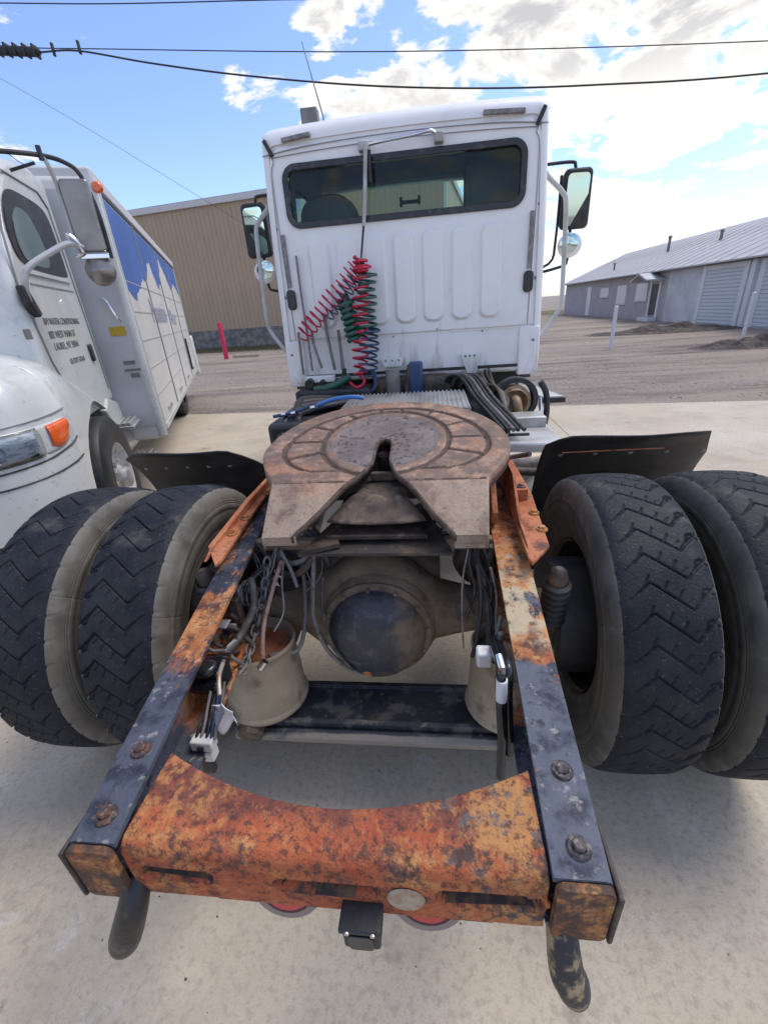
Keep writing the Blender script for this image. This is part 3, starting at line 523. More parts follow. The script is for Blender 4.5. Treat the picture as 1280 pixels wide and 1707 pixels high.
def wheel_rim(parent):
    b = MB(); b.lathe([(0.285, -0.11), (0.275, -0.10), (0.27, -0.03), (0.25, 0.06), (0.20, 0.10), (0.13, 0.10), (0.12, 0.05)], (0, 0, 0), (1, 0, 0), 40); b.lathe([(0.285, 0.11), (0.275, 0.10), (0.27, -0.03)], (0, 0, 0), (1, 0, 0), 40)
    return b.build('rim', M['dark'], parent)
rim0 = None
for i, (x, rot, mesh) in enumerate(((TI, 0, tm2), (TI + DT, 0, tm2), (-TI, math.pi, tm), (-TI - DT, math.pi, tm))):
    o = bpy.data.objects.new('tyre', mesh); COL.objects.link(o); o.parent = tk; o.location = (x, YA, ZA); o.rotation_euler = (0.13 * i, 0, rot)
    o['label'] = ['right inner rear tyre beside the frame', 'right outermost rear tyre', 'left inner rear tyre beside the frame', 'left outermost rear tyre'][i]
    if rim0 is None: rim0 = wheel_rim(o)
    else: dup(rim0, o)
for s in (-1, 1):
    b = MB(); b.lathe([(0.0, 0), (0.21, 0), (0.215, 0.02), (0.215, 0.17), (0.20, 0.19), (0.08, 0.2)], (s * 0.60, YA, ZA), (s, 0, 0), 36); b.build('brake_drum', M['black'], tk)

# ---- frame rails: C sections opening inwards, splayed a little towards the axle
ztop = lambda y: 0.865 + 0.05 * min(y, 1.6)
M['cap'] = mk('cap_rust', (0.24,0.085,0.030), [dict(c=(0.46,0.23,0.08), s=22, t=0.55, w=0.08, d=12, r=.7, f=.8), dict(c=(0.05,0.035,0.03), s=26, t=0.50, w=0.08, d=12, r=.7, f=.9), dict(c=(0.05,0.03,0.02), s=110, t=.58, w=.05, f=.7)], rough=.8, bump=[(60,.004,8)])
def rail(sg):
    def xo(y):
        if sg > 0: return 0.430 + 0.048 * min(y, 1.6)
        return -0.428 - 0.118 * min(y, 1.6)
    def xi(y):
        if sg > 0: return 0.346 + 0.030 * min(y, 1.6)
        return -0.345 - 0.108 * min(y, 1.6)
    ys = [0, .02, .12, .25, .5, .8, 1.1, 1.4, 1.6]; rows = []
    for y in ys:
        z = ztop(y); h = 0.135 + 0.075 * min(1, y / .3); a, c = xo(y), xi(y); t = 0.008 * sg
        rows.append([(c, y, z), (a - 0.012 * sg, y, z), (a - 0.003 * sg, y, z - 0.003), (a, y, z - 0.012), (a, y, z - h), (c, y, z - h), (c, y, z - h + .009), (a - t, y, z - h + .009), (a - t, y, z - .011), (c, y, z - .011)])
    b = MB(); b.grid(rows, wrapv=True); n = 10; b.f.append(tuple(range(n))); b.mi.append(0); b.f.append(tuple((len(ys) - 1) * n + k for k in range(n))); b.mi.append(0)
    r = b.build('frame_rail', M['railR' if sg > 0 else 'railL'], tk, smooth=30, label='right frame rail with yellow orange rust patch' if sg > 0 else 'left frame rail with peeling black paint over orange rust')
    b = MB(); xa = 0.470 * sg; rows = []
    for y, zt in ((1.61, 0.944), (5.9, 0.944)):
        rows.append([(xa - 0.085 * sg, y, zt), (xa, y, zt), (xa, y, zt - .25), (xa - .085 * sg, y, zt - .25), (xa - .085 * sg, y, zt - .24), (xa - .008 * sg, y, zt - .24), (xa - .008 * sg, y, zt - .01), (xa - .085 * sg, y, zt - .01)])
    b.grid(rows, wrapv=True); b.build('frame_rail', M['dark'], tk, smooth=0)
    # closing plate at the tail
    x0, x1 = sorted((xi(0) + 0.004 * sg, xo(0) + 0.0 * sg))
    b = MB(); b.prism(rrect(x0, x1, 0.728, 0.861, 0.012), 'y', -0.014, -0.002); b.build('end_plate', M['cap'], r, smooth=30)
    b = MB(); b.box(min(xo(0) + .002 * sg, xo(0) + .010 * sg), max(xo(0) + .002 * sg, xo(0) + .010 * sg), -0.018, 0.10, 0.730, 0.856); b.build('edge_strip', M['dark'], r, smooth=0, bevel=0.003)
    return r
railL, railR = rail(-1), rail(1)
M['bolt1'] = mk('rusty_bolt', (0.12, 0.05, 0.03), [dict(c=(0.03,0.03,0.035), s=60, t=.5, w=.1), dict(c=(0.22,0.13,0.09), s=90, t=.58, w=.06)], rough=.7, bump=[(120,.002,4)])
M['bolt2'] = mk('grey_bolt', (0.10, 0.085, 0.08), [dict(c=(0.03,0.03,0.035), s=60, t=.5, w=.1), dict(c=(0.22,0.18,0.15), s=90, t=.58, w=.06)], rough=.7, bump=[(120,.002,4)])
def bolt(x, y, z, parent, m, r=0.0115, n=6):
    b = MB(); b.lathe([(0, .0145), (r * .8, .0145), (r, .0115), (r, 0.005)], (x, y, z), (0, 0, 1), n); b.lathe([(r * .98, .0075), (r * 1.45, .006), (r * 1.6, 0.0035), (r * 1.62, 0)], (x, y, z), (0, 0, 1), 24)
    return b.build('bolt', m, parent, smooth=30)
for x, y, p, m in ((-0.397, 0.158, railL, M['bolt1']), (-0.387, 0.040, railL, M['bolt1']), (0.398, 0.158, railR, M['bolt2']), (0.392, 0.040, railR, M['bolt2'])): bolt(x, y, ztop(y) - 0.001, p, m)

# ---- rear crossmember: arched top plate rolled over into a slotted rear face
slots = [(-0.262, 0.790, 0.068, 0.014), (0.0, 0.788, 0.085, 0.015), (0.258, 0.790, 0.080, 0.017)]
rows = []
nx = 260
for i in range(nx + 1):
    x = -0.3425 + (0.685) * i / nx; yf = 0.086 + 0.085 * (abs(x + 0.0) / 0.345) ** 1.9
    dent = 0.0022 * noise.noise(Vector((x * 9, 0, 0))) ; zt = 0.858 - 0.004 * (1 - (x / .345) ** 2)
    P = [(yf - .012, zt - .115), (yf - .004, zt - .11), (yf, zt - .05), (yf, zt - .008), (yf - .003, zt - .002), (yf - .010, zt)]
    for k in range(1, 10): P.append((yf - .010 + (0.024 - yf + .010) * k / 9, zt + 0.0015 * noise.noise(Vector((x * 14, k * .6, 1)))))
    for k in range(1, 7):
        a = R(90 * k / 6); P.append((0.024 - 0.024 * math.sin(a), zt - 0.024 + 0.024 * math.cos(a)))
    for k in range(1, 31): P.append((0.0 + 0.0012 * noise.noise(Vector((x * 12, k * .3, 7))), zt - .024 + (0.722 - zt + .024) * k / 30))
    P += [(0.003, 0.716), (0.010, 0.712), (0.035, 0.712), (0.036, 0.718)]
    row = []
    for (y, z) in P:
        if y < 0.004 and z < zt - .024:
            for sx_, sz, a, h in slots:
                dx = max(abs(x - sx_) - (a - h), 0); d = math.hypot(dx, z - sz)
                if d < h + .004: y += 0.020 * min(1, max(0, (h + .004 - d) / .006)) ; 
                elif d < h + .014: y -= 0.004 * (1 - (d - h - .004) / .010)
        row.append((x, y, z))
    rows.append(row)
def inslot(i, j):
    x, y, z = rows[i][j]
    return any(math.hypot(max(abs(x - q[0]) - (q[2] - q[3]), 0), z - q[1]) < q[3] + .001 + .003 * noise.noise(Vector((x * 12, z * 12, 0))) for q in slots) and z < .82
b = MB(); b.grid(rows); b.mi = [1 if inslot(i, j) else 0 for i in range(len(rows) - 1) for j in range(len(rows[0]) - 1)]
xm = b.build('rear_crossmember', [M['cross'], mk('slot_dark', (0.035,0.028,0.025), [dict(c=(0.12,0.07,0.035), s=40, t=.55, w=.08)], rough=.9)], tk, smooth=180, label='orange rusted arched crossmember closing the frame tail', solid=0.006)  # faces inside the slots take a dark colour
for sx_, sz, a, h in slots:
    b = MB(); b.box(sx_ - a + .012, sx_ + a - .012, 0.0235, 0.028, sz - h * .8, sz + h * .8); b.build('slot_recess', M['dark'], xm, smooth=0)
b = MB(); b.lathe([(0, .004), (0.028, .003), (0.031, 0)], (0.128, -0.001, 0.772), (0, -1, 0), 28); b.build('round_spot', mk('pale_spot', (0.33, 0.215, 0.13), [dict(c=(0.4,0.33,0.25), s=40, t=.5, w=.1)], rough=.8), xm)
# round reflectors, plug socket under the crossmember
for x in (-0.094, 0.160):
    b = MB(); b.lathe([(0.0, .008), (0.044, .006), (0.049, 0)], (x, 0.036, 0.690), (0, -1, 0.25), 32); q = b.build('tail_reflector', M['redlens'], tk)
    b = MB(); b.lathe([(0.050, -0.004), (0.050, .008), (0.064, .006), (0.066, -0.01)], (x, 0.038, 0.690), (0, -1, 0.25), 32); b.build('reflector_ring', mk('dirty_white', (0.26,0.22,0.19), rough=.8), q)
b = MB(); b.box(-0.22, 0.27, 0.018, 0.026, 0.672, 0.711); b.build('lamp_bracket', M['cross'], tk, smooth=0, bevel=.002)
b = MB(); b.prism(rrect(0.026, 0.086, 0.688, 0.742, 0.006), 'y', -0.036, 0.012); ps = b.build('trailer_socket', M['black'], tk, bevel=0.004, label='black trailer wiring socket hanging below the crossmember')
b = MB(); b.prism(rrect(0.022, 0.090, 0.742, 0.752, 0.003), 'y', -0.040, 0.012); b.build('hinge', M['black'], ps, bevel=0.002)
for x in (0.036, 0.077): MB().cyl((x, -0.042, 0.747), (x, -0.039, 0.747), 0.004, n=8).build('screw', M['alu'], ps)
b = MB(); b.prism(rrect(0.036, 0.076, 0.694, 0.736, 0.008), 'y', -0.040, -0.0365); b.build('lid', M['blackgloss'], ps, bevel=0.001)
# tow hooks
for pts, m in (([(-0.352, 0.02, 0.75), (-0.353, -0.01, 0.715), (-0.370, -0.025, 0.665), (-0.390, -0.028, 0.62), (-0.402, -0.025, 0.595), (-0.407, -0.02, 0.58)], mk('hook_black', (0.015,0.015,0.018), [dict(c=(0.06,0.05,0.04), s=26, t=.56, w=.08, d=9)], rough=.42, bump=[(60,.002,6)])), ([(0.372, 0.02, 0.75), (0.373, -0.01, 0.70), (0.380, -0.024, 0.65), (0.389, -0.028, 0.625), (0.398, -0.025, 0.590), (0.402, -0.02, 0.576)], mk('hook_paint', (0.02, 0.022, 0.03), [dict(c=(0.32,0.24,0.14), s=26, t=0.52, w=.06, d=9)], rough=.5, bump=[(60,.002,6)]))):
    sp_ = smooth_path(pts, 5); n = len(sp_); rr = [0.0215 + 0.006 * math.sin(3.1 * k / n) for k in range(n)]; rr[-1] = .005; rr[-2] = .011; rr[-3] = .015; rr[-4] = .018; rr[-5] = .020
    b = MB(); b.tube(sp_, rr, 20); b.v = [(x, y + 0 * z, z) for x, y, z in b.v]; b.build('tow_hook', m, tk, smooth=60, label='black tow hook under the left rail end' if pts[0][0] < 0 else 'scuffed tow hook under the right rail end')

# ---- fifth wheel
yc, zc = 0.965, 1.1148
def zpl(y): return zc + 0.15 * (y - yc) if y >= yc else zc - 0.50 * (yc - y)
def xout(y):
    if y <= 0.965: return 0.343 + 0.018 * (y - 0.765) / 0.2
    if y < 1.00: return 0.361 + 0.018 * ((y - .965) / .035)
    if y < 1.23: t = (y - 1.0) / .23; return 0.379 + (0.466 - .379) * math.sin(t * math.pi / 2)
    t = min(1, (y - 1.23) / .462); return 0.466 * math.sqrt(max(0, 1 - t * t)) ** 0.92
def thr(y):
    pts = [(0.765, .250), (0.785, .238), (0.81, .214), (0.85, .182), (0.90, .148), (0.94, .120), (0.965, .100), (0.99, .078), (1.05, .052), (1.115, .034), (1.25, .033), (1.28, .026), (1.292, .014), (1.297, 0.0)]
    if y >= 1.297: return 0.0
    return float(np.interp(y, [p[0] for p in pts], [p[1] for p in pts]))
XC = -0.003
def relief(x, y):
    h = -.005 * max(0, 1 - (abs(y - .968) / .009) ** 2) if abs(x) > thr(y) else 0.0
    if y > 0.985:
        cx, cy = -0.002, 1.29; dx, dy = x - cx, (y - cy) * 0.86; r = math.hypot(dx, dy); a = math.degrees(math.atan2(dy, dx)) % 360
        def groove(d, w_, dp): return -dp * max(0, 1 - (abs(d) / w_) ** 2)
        h += groove(r - 0.245, 0.013, .009)
        if r < 0.212: h += -0.003 * min(1, (0.212 - r) / .02) + 0.0015 * noise.noise(Vector((x * 40, y * 40, 0)))
        e = abs(dx) / max(xout(y), .02); yn = 0.466 * math.sqrt(max(0, 1 - ((y - 1.23) / .462) ** 2)) if y > 1.23 else xout(y)
        rn = math.hypot((x - cx) / 0.466, (y - 1.23) / 0.462 if y > 1.23 else (y - 1.23) / 0.30)
        if r > 0.25:
            h += groove(rn - 0.83, 0.030, .009) if y > 1.05 else 0
            if rn < 0.83:
                for a0 in (22, 52, 80, 100, 128, 158, 0, 180, 200, 340):
                    dd = ((a - a0 + 180) % 360 - 180); h += groove(math.radians(dd) * r, 0.011, .008) if abs(dd) < 20 else 0
                if y < 1.10: h += groove(y - 1.045, .011, .006)
            else:
                for a0 in (-2, 182): 
                    dd = ((a - a0 + 180) % 360 - 180); h += groove(math.radians(dd) * r, 0.006, .003) if abs(dd) < 20 else 0
    return h + 0.0012 * noise.noise(Vector((x * 11, y * 11, 5))) + 0.0006 * noise.noise(Vector((x * 60, y * 60, 5)))
ysr = list(np.linspace(0.765, 0.955, 26)) + list(np.linspace(0.962, 1.30, 110)) + [1.692 - 0.392 * (1 - t) ** 1.6 for t in np.linspace(0.01, 1, 120)]
def plate_half(sg):
    rows = []
    for y in ysr:
        a = XC + sg * thr(y); c = XC + sg * max(xout(y), thr(y) + .001)
        row = []
        for j in range(131):
            t = j / 130; x = a + (c - a) * t; e = min(1, (1 - t) * 130 / 3.0); z = zpl(y) + relief(x, y)
            if y < yc: z += 0
            if t > .98: z -= 0.004 * (1 - e)
            row.append((x, y, z))
        rows.append(row)
    return rows
rl = plate_half(-1); rr_ = plate_half(1)
b = MB()
def cellmat(G, i, j):
    p = G[i][j]
    if relief(p[0], p[1]) < -.0042 + .002 * noise.noise(Vector((p[0] * 50, p[1] * 50, 2))) and p[1] > .94: return 2
    return 1 if math.hypot(p[0] + .002, (p[1] - 1.29) * .86) < 0.205 + .006 * noise.noise(Vector((p[0] * 30, p[1] * 30, 0))) else 0
for G in (rl, rr_):
    o = len(b.v); m, n = len(G), len(G[0]); b.v += [tuple(map(float, p)) for r in G for p in r]
    for i in range(m - 1):
        for j in range(n - 1): b.f.append((o + i * n + j, o + i * n + j + 1, o + (i + 1) * n + j + 1, o + (i + 1) * n + j)); b.mi.append(cellmat(G, i, j))
fwp = b.build('fifth_wheel', [M['plate'], M['grease'], mk('groove_grime', (0.115, 0.068, 0.048), [dict(c=(0.06,0.038,0.03), s=30, t=.5, w=.15)], rough=.8)], tk, smooth=50, label='worn brown fifth wheel plate with open throat', solid=0)
# normals up for solidify
def edge_strip(fn, m, name, drop=0.035):
    rows = []
    for y in ysr:
        x = fn(y); z = zpl(y) - 0.001; rows.append([(x, y, z), (x, y, z - drop)])
    b = MB(); b.grid(rows); return b.build(name, m, fwp, smooth=60, solid=0.008)
for sg in (-1, 1):
    edge_strip(lambda y: XC + sg * (max(xout(y), thr(y) + .001) - .001), M['plate'], 'rim_skirt', 0.045)
    rows = [[(XC + sg * thr(y), y, zpl(y) - .001), (XC + sg * max(0.006, thr(y) - .0015), y, zpl(y) - .020)] for y in ysr if y < 1.30]
    MB().grid(rows).build('throat_wall', M['throatbrown'], fwp, smooth=25, solid=0.006)
    MB().prism([(sg * .24, 0.766), (sg * .338, 0.766), (sg * .338, .775), (sg * .24, .775)], 'z', 0.985, 1.013).build('ramp_lip', M['plate'], fwp, smooth=0)
    # underside ribs and support brackets
    MB().prism([(0.98, 0.98), (1.10, 1.08), (1.45, 1.10), (1.52, 0.93), (1.00, 0.93)], 'x', sg * .375, sg * .395).build('support_bracket', M['rustplain'], fwp, smooth=0, bevel=.004)
    b = MB(); b.cyl((sg * .33, 1.235, 1.06), (sg * .455, 1.235, 1.06), 0.032, n=18); b.build('pivot_pin', M['dark'], fwp)
ysf = np.linspace(0.872, 1.02, 16)
MB().grid([[(XC + (thr(y) - .006) * u, y, zpl(y) - .055 - .012 * (1 - u * u)) for u in np.linspace(-1, 1, 9)] for y in ysf]).build('throat_floor', M['throatbrown'], fwp, smooth=60, solid=.006)
MB().prism([(-0.25, 0.80), (0.24, 0.80), (0.15, 1.12), (-0.16, 1.12)], 'z', 0.925, 0.935).build('dark_backing', M['dark'], fwp, smooth=0)  # dark backing plate added so the gaps below the throat show black
# jaws, throat steps and release bar underneath
b = MB(); b.prism([(-0.085, 1.02), (0.09, 1.02), (0.055, 1.19), (-0.058, 1.19)], 'z', 1.035, 1.055); b.build('jaw_plate', M['dark'], fwp, smooth=0, bevel=.003)
b = MB(); b.prism([(-0.12, 0.965), (0.12, 0.965), (0.09, 1.035), (-0.09, 1.035)], 'z', 0.995, 1.012); b.build('jaw_step', M['darkbrown'], fwp, smooth=0, bevel=.003)
b = MB(); b.prism([(-0.17, 0.86), (0.16, 0.86), (0.125, 0.945), (-0.13, 0.945)], 'z', 0.950, 0.966); b.build('jaw_step', M['darkbrown'], fwp, smooth=0, bevel=.003)
b = MB(); b.prism([(-0.245, 0.775), (-0.12, 0.83), (-0.15, 0.90), (-0.20, 0.84)], 'z', 0.94, 0.955); b.build('web_plate', M['darkbrown'], fwp, smooth=0)
b = MB(); b.prism(ring(-0.004, 1.245, 0.028, 0.04), 'z', 1.02, 1.115); b.build('lock_jaw', M['blackgloss'], fwp)
b = MB(); b.box(-0.045, 0.05, 1.10, 1.125, 1.06, 1.09); b.build('jaw_bar', M['darkbrown'], fwp, smooth=0, bevel=.004)
b = MB(); b.box(-.40, .40, 1.30, 1.32, 0.90, 1.10); b.build('inner_rib', M['dark'], fwp, smooth=0)
b = MB(); b.box(-.36, .36, 1.56, 1.58, 0.92, 1.16); b.build('inner_rib', M['dark'], fwp, smooth=0)
b = MB(); b.prism([(0.93, 0.872), (0.96, 0.872), (0.96, 0.910), (0.93, 0.910)], 'x', -0.455, 0.375); b.build('mount_crossbar', M['axle'], tk, smooth=0, bevel=.004)
b = MB(); b.box(0.24, 0.33, 0.76, 0.772, 0.974, 0.986); b.build('ramp_lip', M['plate'], fwp, smooth=0)
# release handle at the right side
b = MB(); b.tube(smooth_path([(0.36, 1.28, 1.06), (0.50, 1.30, 1.07), (0.545, 1.26, 1.09)], 5), 0.010, 8); b.build('release_handle', M['dark'], fwp)
# side mounting angles outside the rails
def side_angle(sg):
    if sg > 0: outp = [(0.452, 0.705), (0.520, 0.80), (0.548, 1.20), (0.54, 1.62)]; inn = [(0.447, 0.735), (0.452, 1.2), (0.456, 1.62)]
    else: outp = [(-0.482, 0.705), (-0.560, 0.82), (-0.585, 1.2), (-0.585, 1.62)]; inn = [(-0.478, 0.735), (-0.525, 1.1), (-0.575, 1.62)]
    if sg < 0: inn = [(-0.474, 0.735), (-0.505, 1.1), (-0.53, 1.62)]
    poly = outp + inn[::-1]
    b = MB(); b.prism(poly, 'z', 0.945, 0.957); q = b.build('side_angle', M['rustplain'], tk, smooth=0, bevel=.002, label=('right' if sg > 0 else 'left') + ' orange rusted mounting angle beside the frame rail')
    MB().prism([(0.74, 0.945), (1.6, 0.945), (1.6, 1.075 if sg > 0 else .99), (1.1, 1.075 if sg > 0 else .985), (0.95, 0.975), (0.80, 0.965)], 'x', inn[0][0] - 0.004 * sg + (0.012 if sg > 0 else -0.06), inn[0][0] + 0.004 * sg + (0.012 if sg > 0 else -0.06)).build('upright_leg', M['rustplain'], q, smooth=0)
    x0 = 0.46 if sg > 0 else -0.57
    if sg > 0: MB().box(x0, x0 + .06, 1.13, 1.145, 0.957, 1.0).build('gusset', M['rustplain'], q, smooth=0, bevel=.002)
    for y in (0.90, 1.02, 1.26): bolt(x0 + .06, y, 0.957, q, M['railR'], .011)
    return q
side_angle(1); side_angle(-1)

# ---- axle, differential
def ringz(cx, ry, rz, x, yc_, zc_, n=28): return [(x, yc_ + ry * math.cos(2 * math.pi * k / n), zc_ + rz * math.sin(2 * math.pi * k / n)) for k in range(n)]
secs = [(-.62, .07, .075, .0), (-.42, .072, .08, 0), (-.36, .075, .085, .0), (-.30, .085, .105, .0), (-.25, .10, .15, -.005), (-.195, .11, .175, -.01), (-.145, .12, .22, -.01), (-.06, .13, .255, -.01), (0.0, .13, .258, -.01), (.06, .13, .25, -.01), (.115, .12, .215, -.01), (.155, .11, .17, -.005), (.20, .095, .125, 0), (.28, .085, .10, 0), (.34, .08, .085, 0), (.42, .075, .08, 0), (.62, .07, .075, 0)]
b = MB(); b.grid([ringz(0, ry, rz, x - 0.02, 0.985, 0.585 + dz) for x, ry, rz, dz in secs], wrapv=True); ax_ = b.build('axle_housing', M['axle'], tk, smooth=70)
b = MB(); b.lathe([(.222, -.06), (.214, -.02), (.204, .006), (.197, .012), (.197, .026), (.191, .032), (.172, .033)], (-0.03, 0.885, 0.575), (0, -1, 0.05), 56); b.build('carrier_flange', M['axle'], ax_, smooth=30)
b = MB(); b.lathe([(.176, .020), (.173, .048), (.168, .062), (.160, .074), (.146, .098), (.115, .118), (.08, .130), (.04, .137), (0.0, .139)], (-0.03, 0.885, 0.575), (0, -1, 0.05), 56); b.build('differential_cover', M['cover'], ax_, smooth=70, label='domed differential cover with worn black paint')
b = MB(); b.lathe([(.034, .0), (.030, .012), (.022, .014), (.02, .02), (0, .021)], (0.070, 0.800, 0.500), (0.35, -1, -0.3), 24); b.build('filler_plug', M['axle'], ax_, smooth=30)
b = MB(); b.lathe([(.024, .0), (.02, .012), (0, .014)], (-0.06, 0.775, 0.470), (-0.1, -1, -0.3), 6); b.build('drain_plug', M['rustplain'], ax_, smooth=30)
for k in range(12):
    a = 2 * math.pi * k / 12 + .1; b = MB(); x, z = -0.03 + .184 * math.cos(a), 0.576 + .184 * math.sin(a); b.lathe([(0, .008), (.008, .008), (.008, 0)], (x, 0.852, z), (0, -1, 0), 6); b.build('bolt', M['axle'], ax_, smooth=0)
# hump and driveline in front of the axle
b = MB(); b.grid([[(x, 1.12 + .10 * math.cos(a), z + .10 * h * math.sin(a)) for a in np.linspace(0, 2 * math.pi, 20, endpoint=False)] for x, z, h in ((-.30, .70, .5), (-.22, .74, .7), (-.14, .78, .8), (-.04, .78, .9), (.05, .76, .8), (.12, .72, .7), (.2, .66, .6))], wrapv=True); b.build('torque_arm', M['axle'], tk, smooth=80)
b = MB(); b.tube([(-0.01, 1.08, .62), (0.0, 1.25, .66), (0.0, 1.30, .67)], [.12, .09, .07], 20); b.build('pinion_housing', M['axle'], tk)
b = MB(); b.cyl((0.0, 1.30, .66), (0.02, 2.9, .80), .052, n=20); b.build('drive_shaft', M['grey'], tk)
b = MB(); b.cyl((-.135, 1.15, .84), (-.135, 1.32, .86), .078, n=28); b.build('brake_chamber', M['blackgloss'], tk)
# trailing arms, beam and air springs
for s in (-1, 1):
    x = s * .44 - .02
    b = MB(); b.tube(smooth_path([(x, 0.60, .33), (x, 0.85, .40), (x, 1.04, .47), (x, 1.5, .56), (x, 2.05, .74)], 5), .038, 8); b.v = [(x + (vx - x) * 1.2, vy, vz) for vx, vy, vz in b.v]; b.build('trailing_arm', M['dark'], tk)
    MB().box(x - .07, x + .07, .95, 1.12, .40, .53).build('axle_seat', M['dark'], tk, bevel=.01)
    b = MB()
    for yy in (.96, 1.11): b.tube(smooth_path([(x - .05, yy, .40), (x - .05, yy, .66), (x - .03, yy, .69), (x + .03, yy, .69), (x + .05, yy, .66), (x + .05, yy, .40)], 4), .010, 8)
    b.build('u_bolt', M['dark'], tk)
    MB().prism([(1.95, .60), (2.2, .60), (2.25, .93), (1.85, .93)], 'x', x - .06, x + .06).build('hanger_bracket', M['dark'], tk, smooth=0, bevel=.01)
P = [(.612, .300), (.612, .318), (.640, .330), (.640, .318), (.652, .318), (.652, .348), (.668, .352), (.668, .338), (.815, .338), (.815, .352), (.830, .350), (.830, .322), (.862, .322), (.862, .300), (.845, .255), (.640, .255)]
b = MB(); b.prism(P, 'x', -.52, .52); b.build('suspension_beam', M['beamblack'], tk, smooth=0, bevel=.003)
for s, cx in ((-1, -.442), (1, .425)):
    b = MB(); b.lathe([(.100, .345), (.138, .352), (.146, .357), (.149, .366), (.146, .374), (.140, .378), (.139, .392), (.133, .50), (.127, .575), (.127, .592), (.131, .598), (.131, .606), (.126, .612), (.120, .606), (.116, .585), (.112, .568)], (cx, .735, 0), (0.0, 0.06, 1), 48)
    q = b.build('air_spring_piston', M['drum'], tk, smooth=40, label='left dusty air spring piston with rusty top' if s < 0 else 'right dusty air spring piston')
    b = MB(); b.lathe([(0.112, .572), (.06, .580), (.03, .590), (0, .590)], (cx, .735, 0), (0.0, 0.06, 1), 32); b.build('piston_top', M['rustplain'] if s < 0 else M['dark'], q)
    if s > 0:
        b = MB()
        for k in range(3): b.lathe([(.095 - k * .022, .580 + k * .018), (.098 - k * .022, .594 + k * .018), (.086 - k * .022, .600 + k * .018)], (cx, .735, 0), (0, .06, 1), 32)
        b.build('bellows_ring', M['dark'], q)
    b = MB(); b.cyl((cx, .775, .585), (cx, .780, .645), .022, n=12); b.build('stud', M['rustplain'], q)
# shock absorbers and boots next to the tyres
for s, x in ((-1, -.572), (1, .548)):
    b = MB(); prof = []
    for k in range(7): prof += [(.030, k * .024), (.041, k * .024 + .009), (.041, k * .024 + .015), (.030, k * .024 + .023)]
    b.lathe(prof, (x, .80, .68), (0.0, -.15, 1), 24); b.build('shock_boot', M['black'], tk, smooth=35)
    b = MB(); b.tube([(x, .86, .42), (x, .80, .69), (x, .78, .862), (x, .775, .885), (x, .774, .895)], [.026, .026, .030, .022, .010], 18); b.build('shock_absorber', M['dark'], tk)
    b = MB(); b.lathe([(0, 0), (.085, 0), (.09, .012), (.09, .05), (.098, .055), (.098, .065), (.09, .07), (.088, .11), (.06, .13), (0, .13)], (x - s * .20, 1.20, .70), (0, -1, .1), 28); b.build('brake_chamber', M['dark'], tk)
    b = MB(); b.cyl((x - s * .24, 1.07, .70), (x - s * .20, 1.00, .60), .014, n=8); b.box(x - s * .2 - .03, x - s * .2 + .03, .97, 1.03, .55, .72); b.build('slack_adjuster', M['dark'], tk, bevel=.006)
# brake shoes clutter near pod
# ---- lines and hoses round the axle
def hose(pts, r, m, name='air_line', n=8, **k): return MB().tube(smooth_path(pts, 7), r, n).build(name, m, tk, smooth=60, **k)
hose([(-.345, .88, .86), (-.360, .80, .80), (-.372, .70, .72), (-.378, .66, .62), (-.375, .66, .60)], .0075, M['copper'], 'air_line', label='pinkish air line hanging to the left air spring')
hose([(-.300, .95, .80), (-.290, .90, .70), (-.285, .82, .61), (-.300, .76, .57), (-.345, .73, .585), (-.375, .70, .60)], .008, M['hosegrey'])
hose([(-.37, .93, .86), (-.33, .90, .84), (-.27, .88, .86), (-.235, .87, .90)], .010, M['hosegrey'])
hose([(-.38, .91, .80), (-.32, .88, .80), (-.26, .86, .84), (-.225, .86, .885)], .012, M['dark'])
hose([(-.22, .86, .90), (-.23, .84, .80), (-.235, .80, .68), (-.20, .78, .56), (-.13, .765, .49), (-.085, .765, .46)], .008, M['hosegrey'])
hose([(-.19, .83, .83), (-.20, .80, .70), (-.17, .765, .58), (-.11, .755, .49)], .006, M['hose'])
hose([(-.44, .93, .90), (-.40, .95, .80), (-.37, 1.0, .72), (-.33, 1.1, .70)], .012, M['hose'])
hose([(-.475, .50, .85), (-.445, .52, .79), (-.42, .54, .77), (-.405, .55, .73), (-.40, .58, .68)], .0055, M['hosegrey'])
hose([(-.40, .75, .88), (-.39, .70, .80), (-.42, .62, .74), (-.44, .55, .74)], .012, M['hose'])
hose([(-.35, .90, .89), (-.31, .86, .84), (-.29, .84, .78)], .007, M['hosegrey']); hose([(-.36, .90, .90), (-.385, .86, .84), (-.39, .84, .76)], .009, M['hose'])
hose([(.30, 1.0, .88), (.345, .90, .78), (.355, .80, .66), (.335, .70, .60)], .010, M['hose']); hose([(.36, .62, .84), (.345, .60, .78), (.325, .60, .72), (.318, .62, .66)], .006, M['hosegrey'])
hose([(.37, .90, .90), (.36, .95, .78), (.33, 1.05, .70)], .011, M['hose']); hose([(.35, .55, .84), (.348, .55, .74), (.352, .56, .62)], .008, M['hosegrey'])
hose([(.12, 1.2, .92), (.15, 1.15, .87), (.22, 1.0, .86), (.30, .93, .88)], .014, M['hose']); hose([(-.26, 1.0, .92), (-.2, 1.0, .86), (-.08, 1.02, .84), (.05, 1.1, .86), (.12, 1.15, .90)], .013, M['hose'])
hose([(-.30, 1.0, .93), (-.24, .98, .88), (-.20, .95, .80)], .012, M['hose'])
hose([(-.05, .97, .885), (-.03, 1.0, .85), (.02, 1.02, .86), (.05, 1.0, .885)], .009, M['hose'])
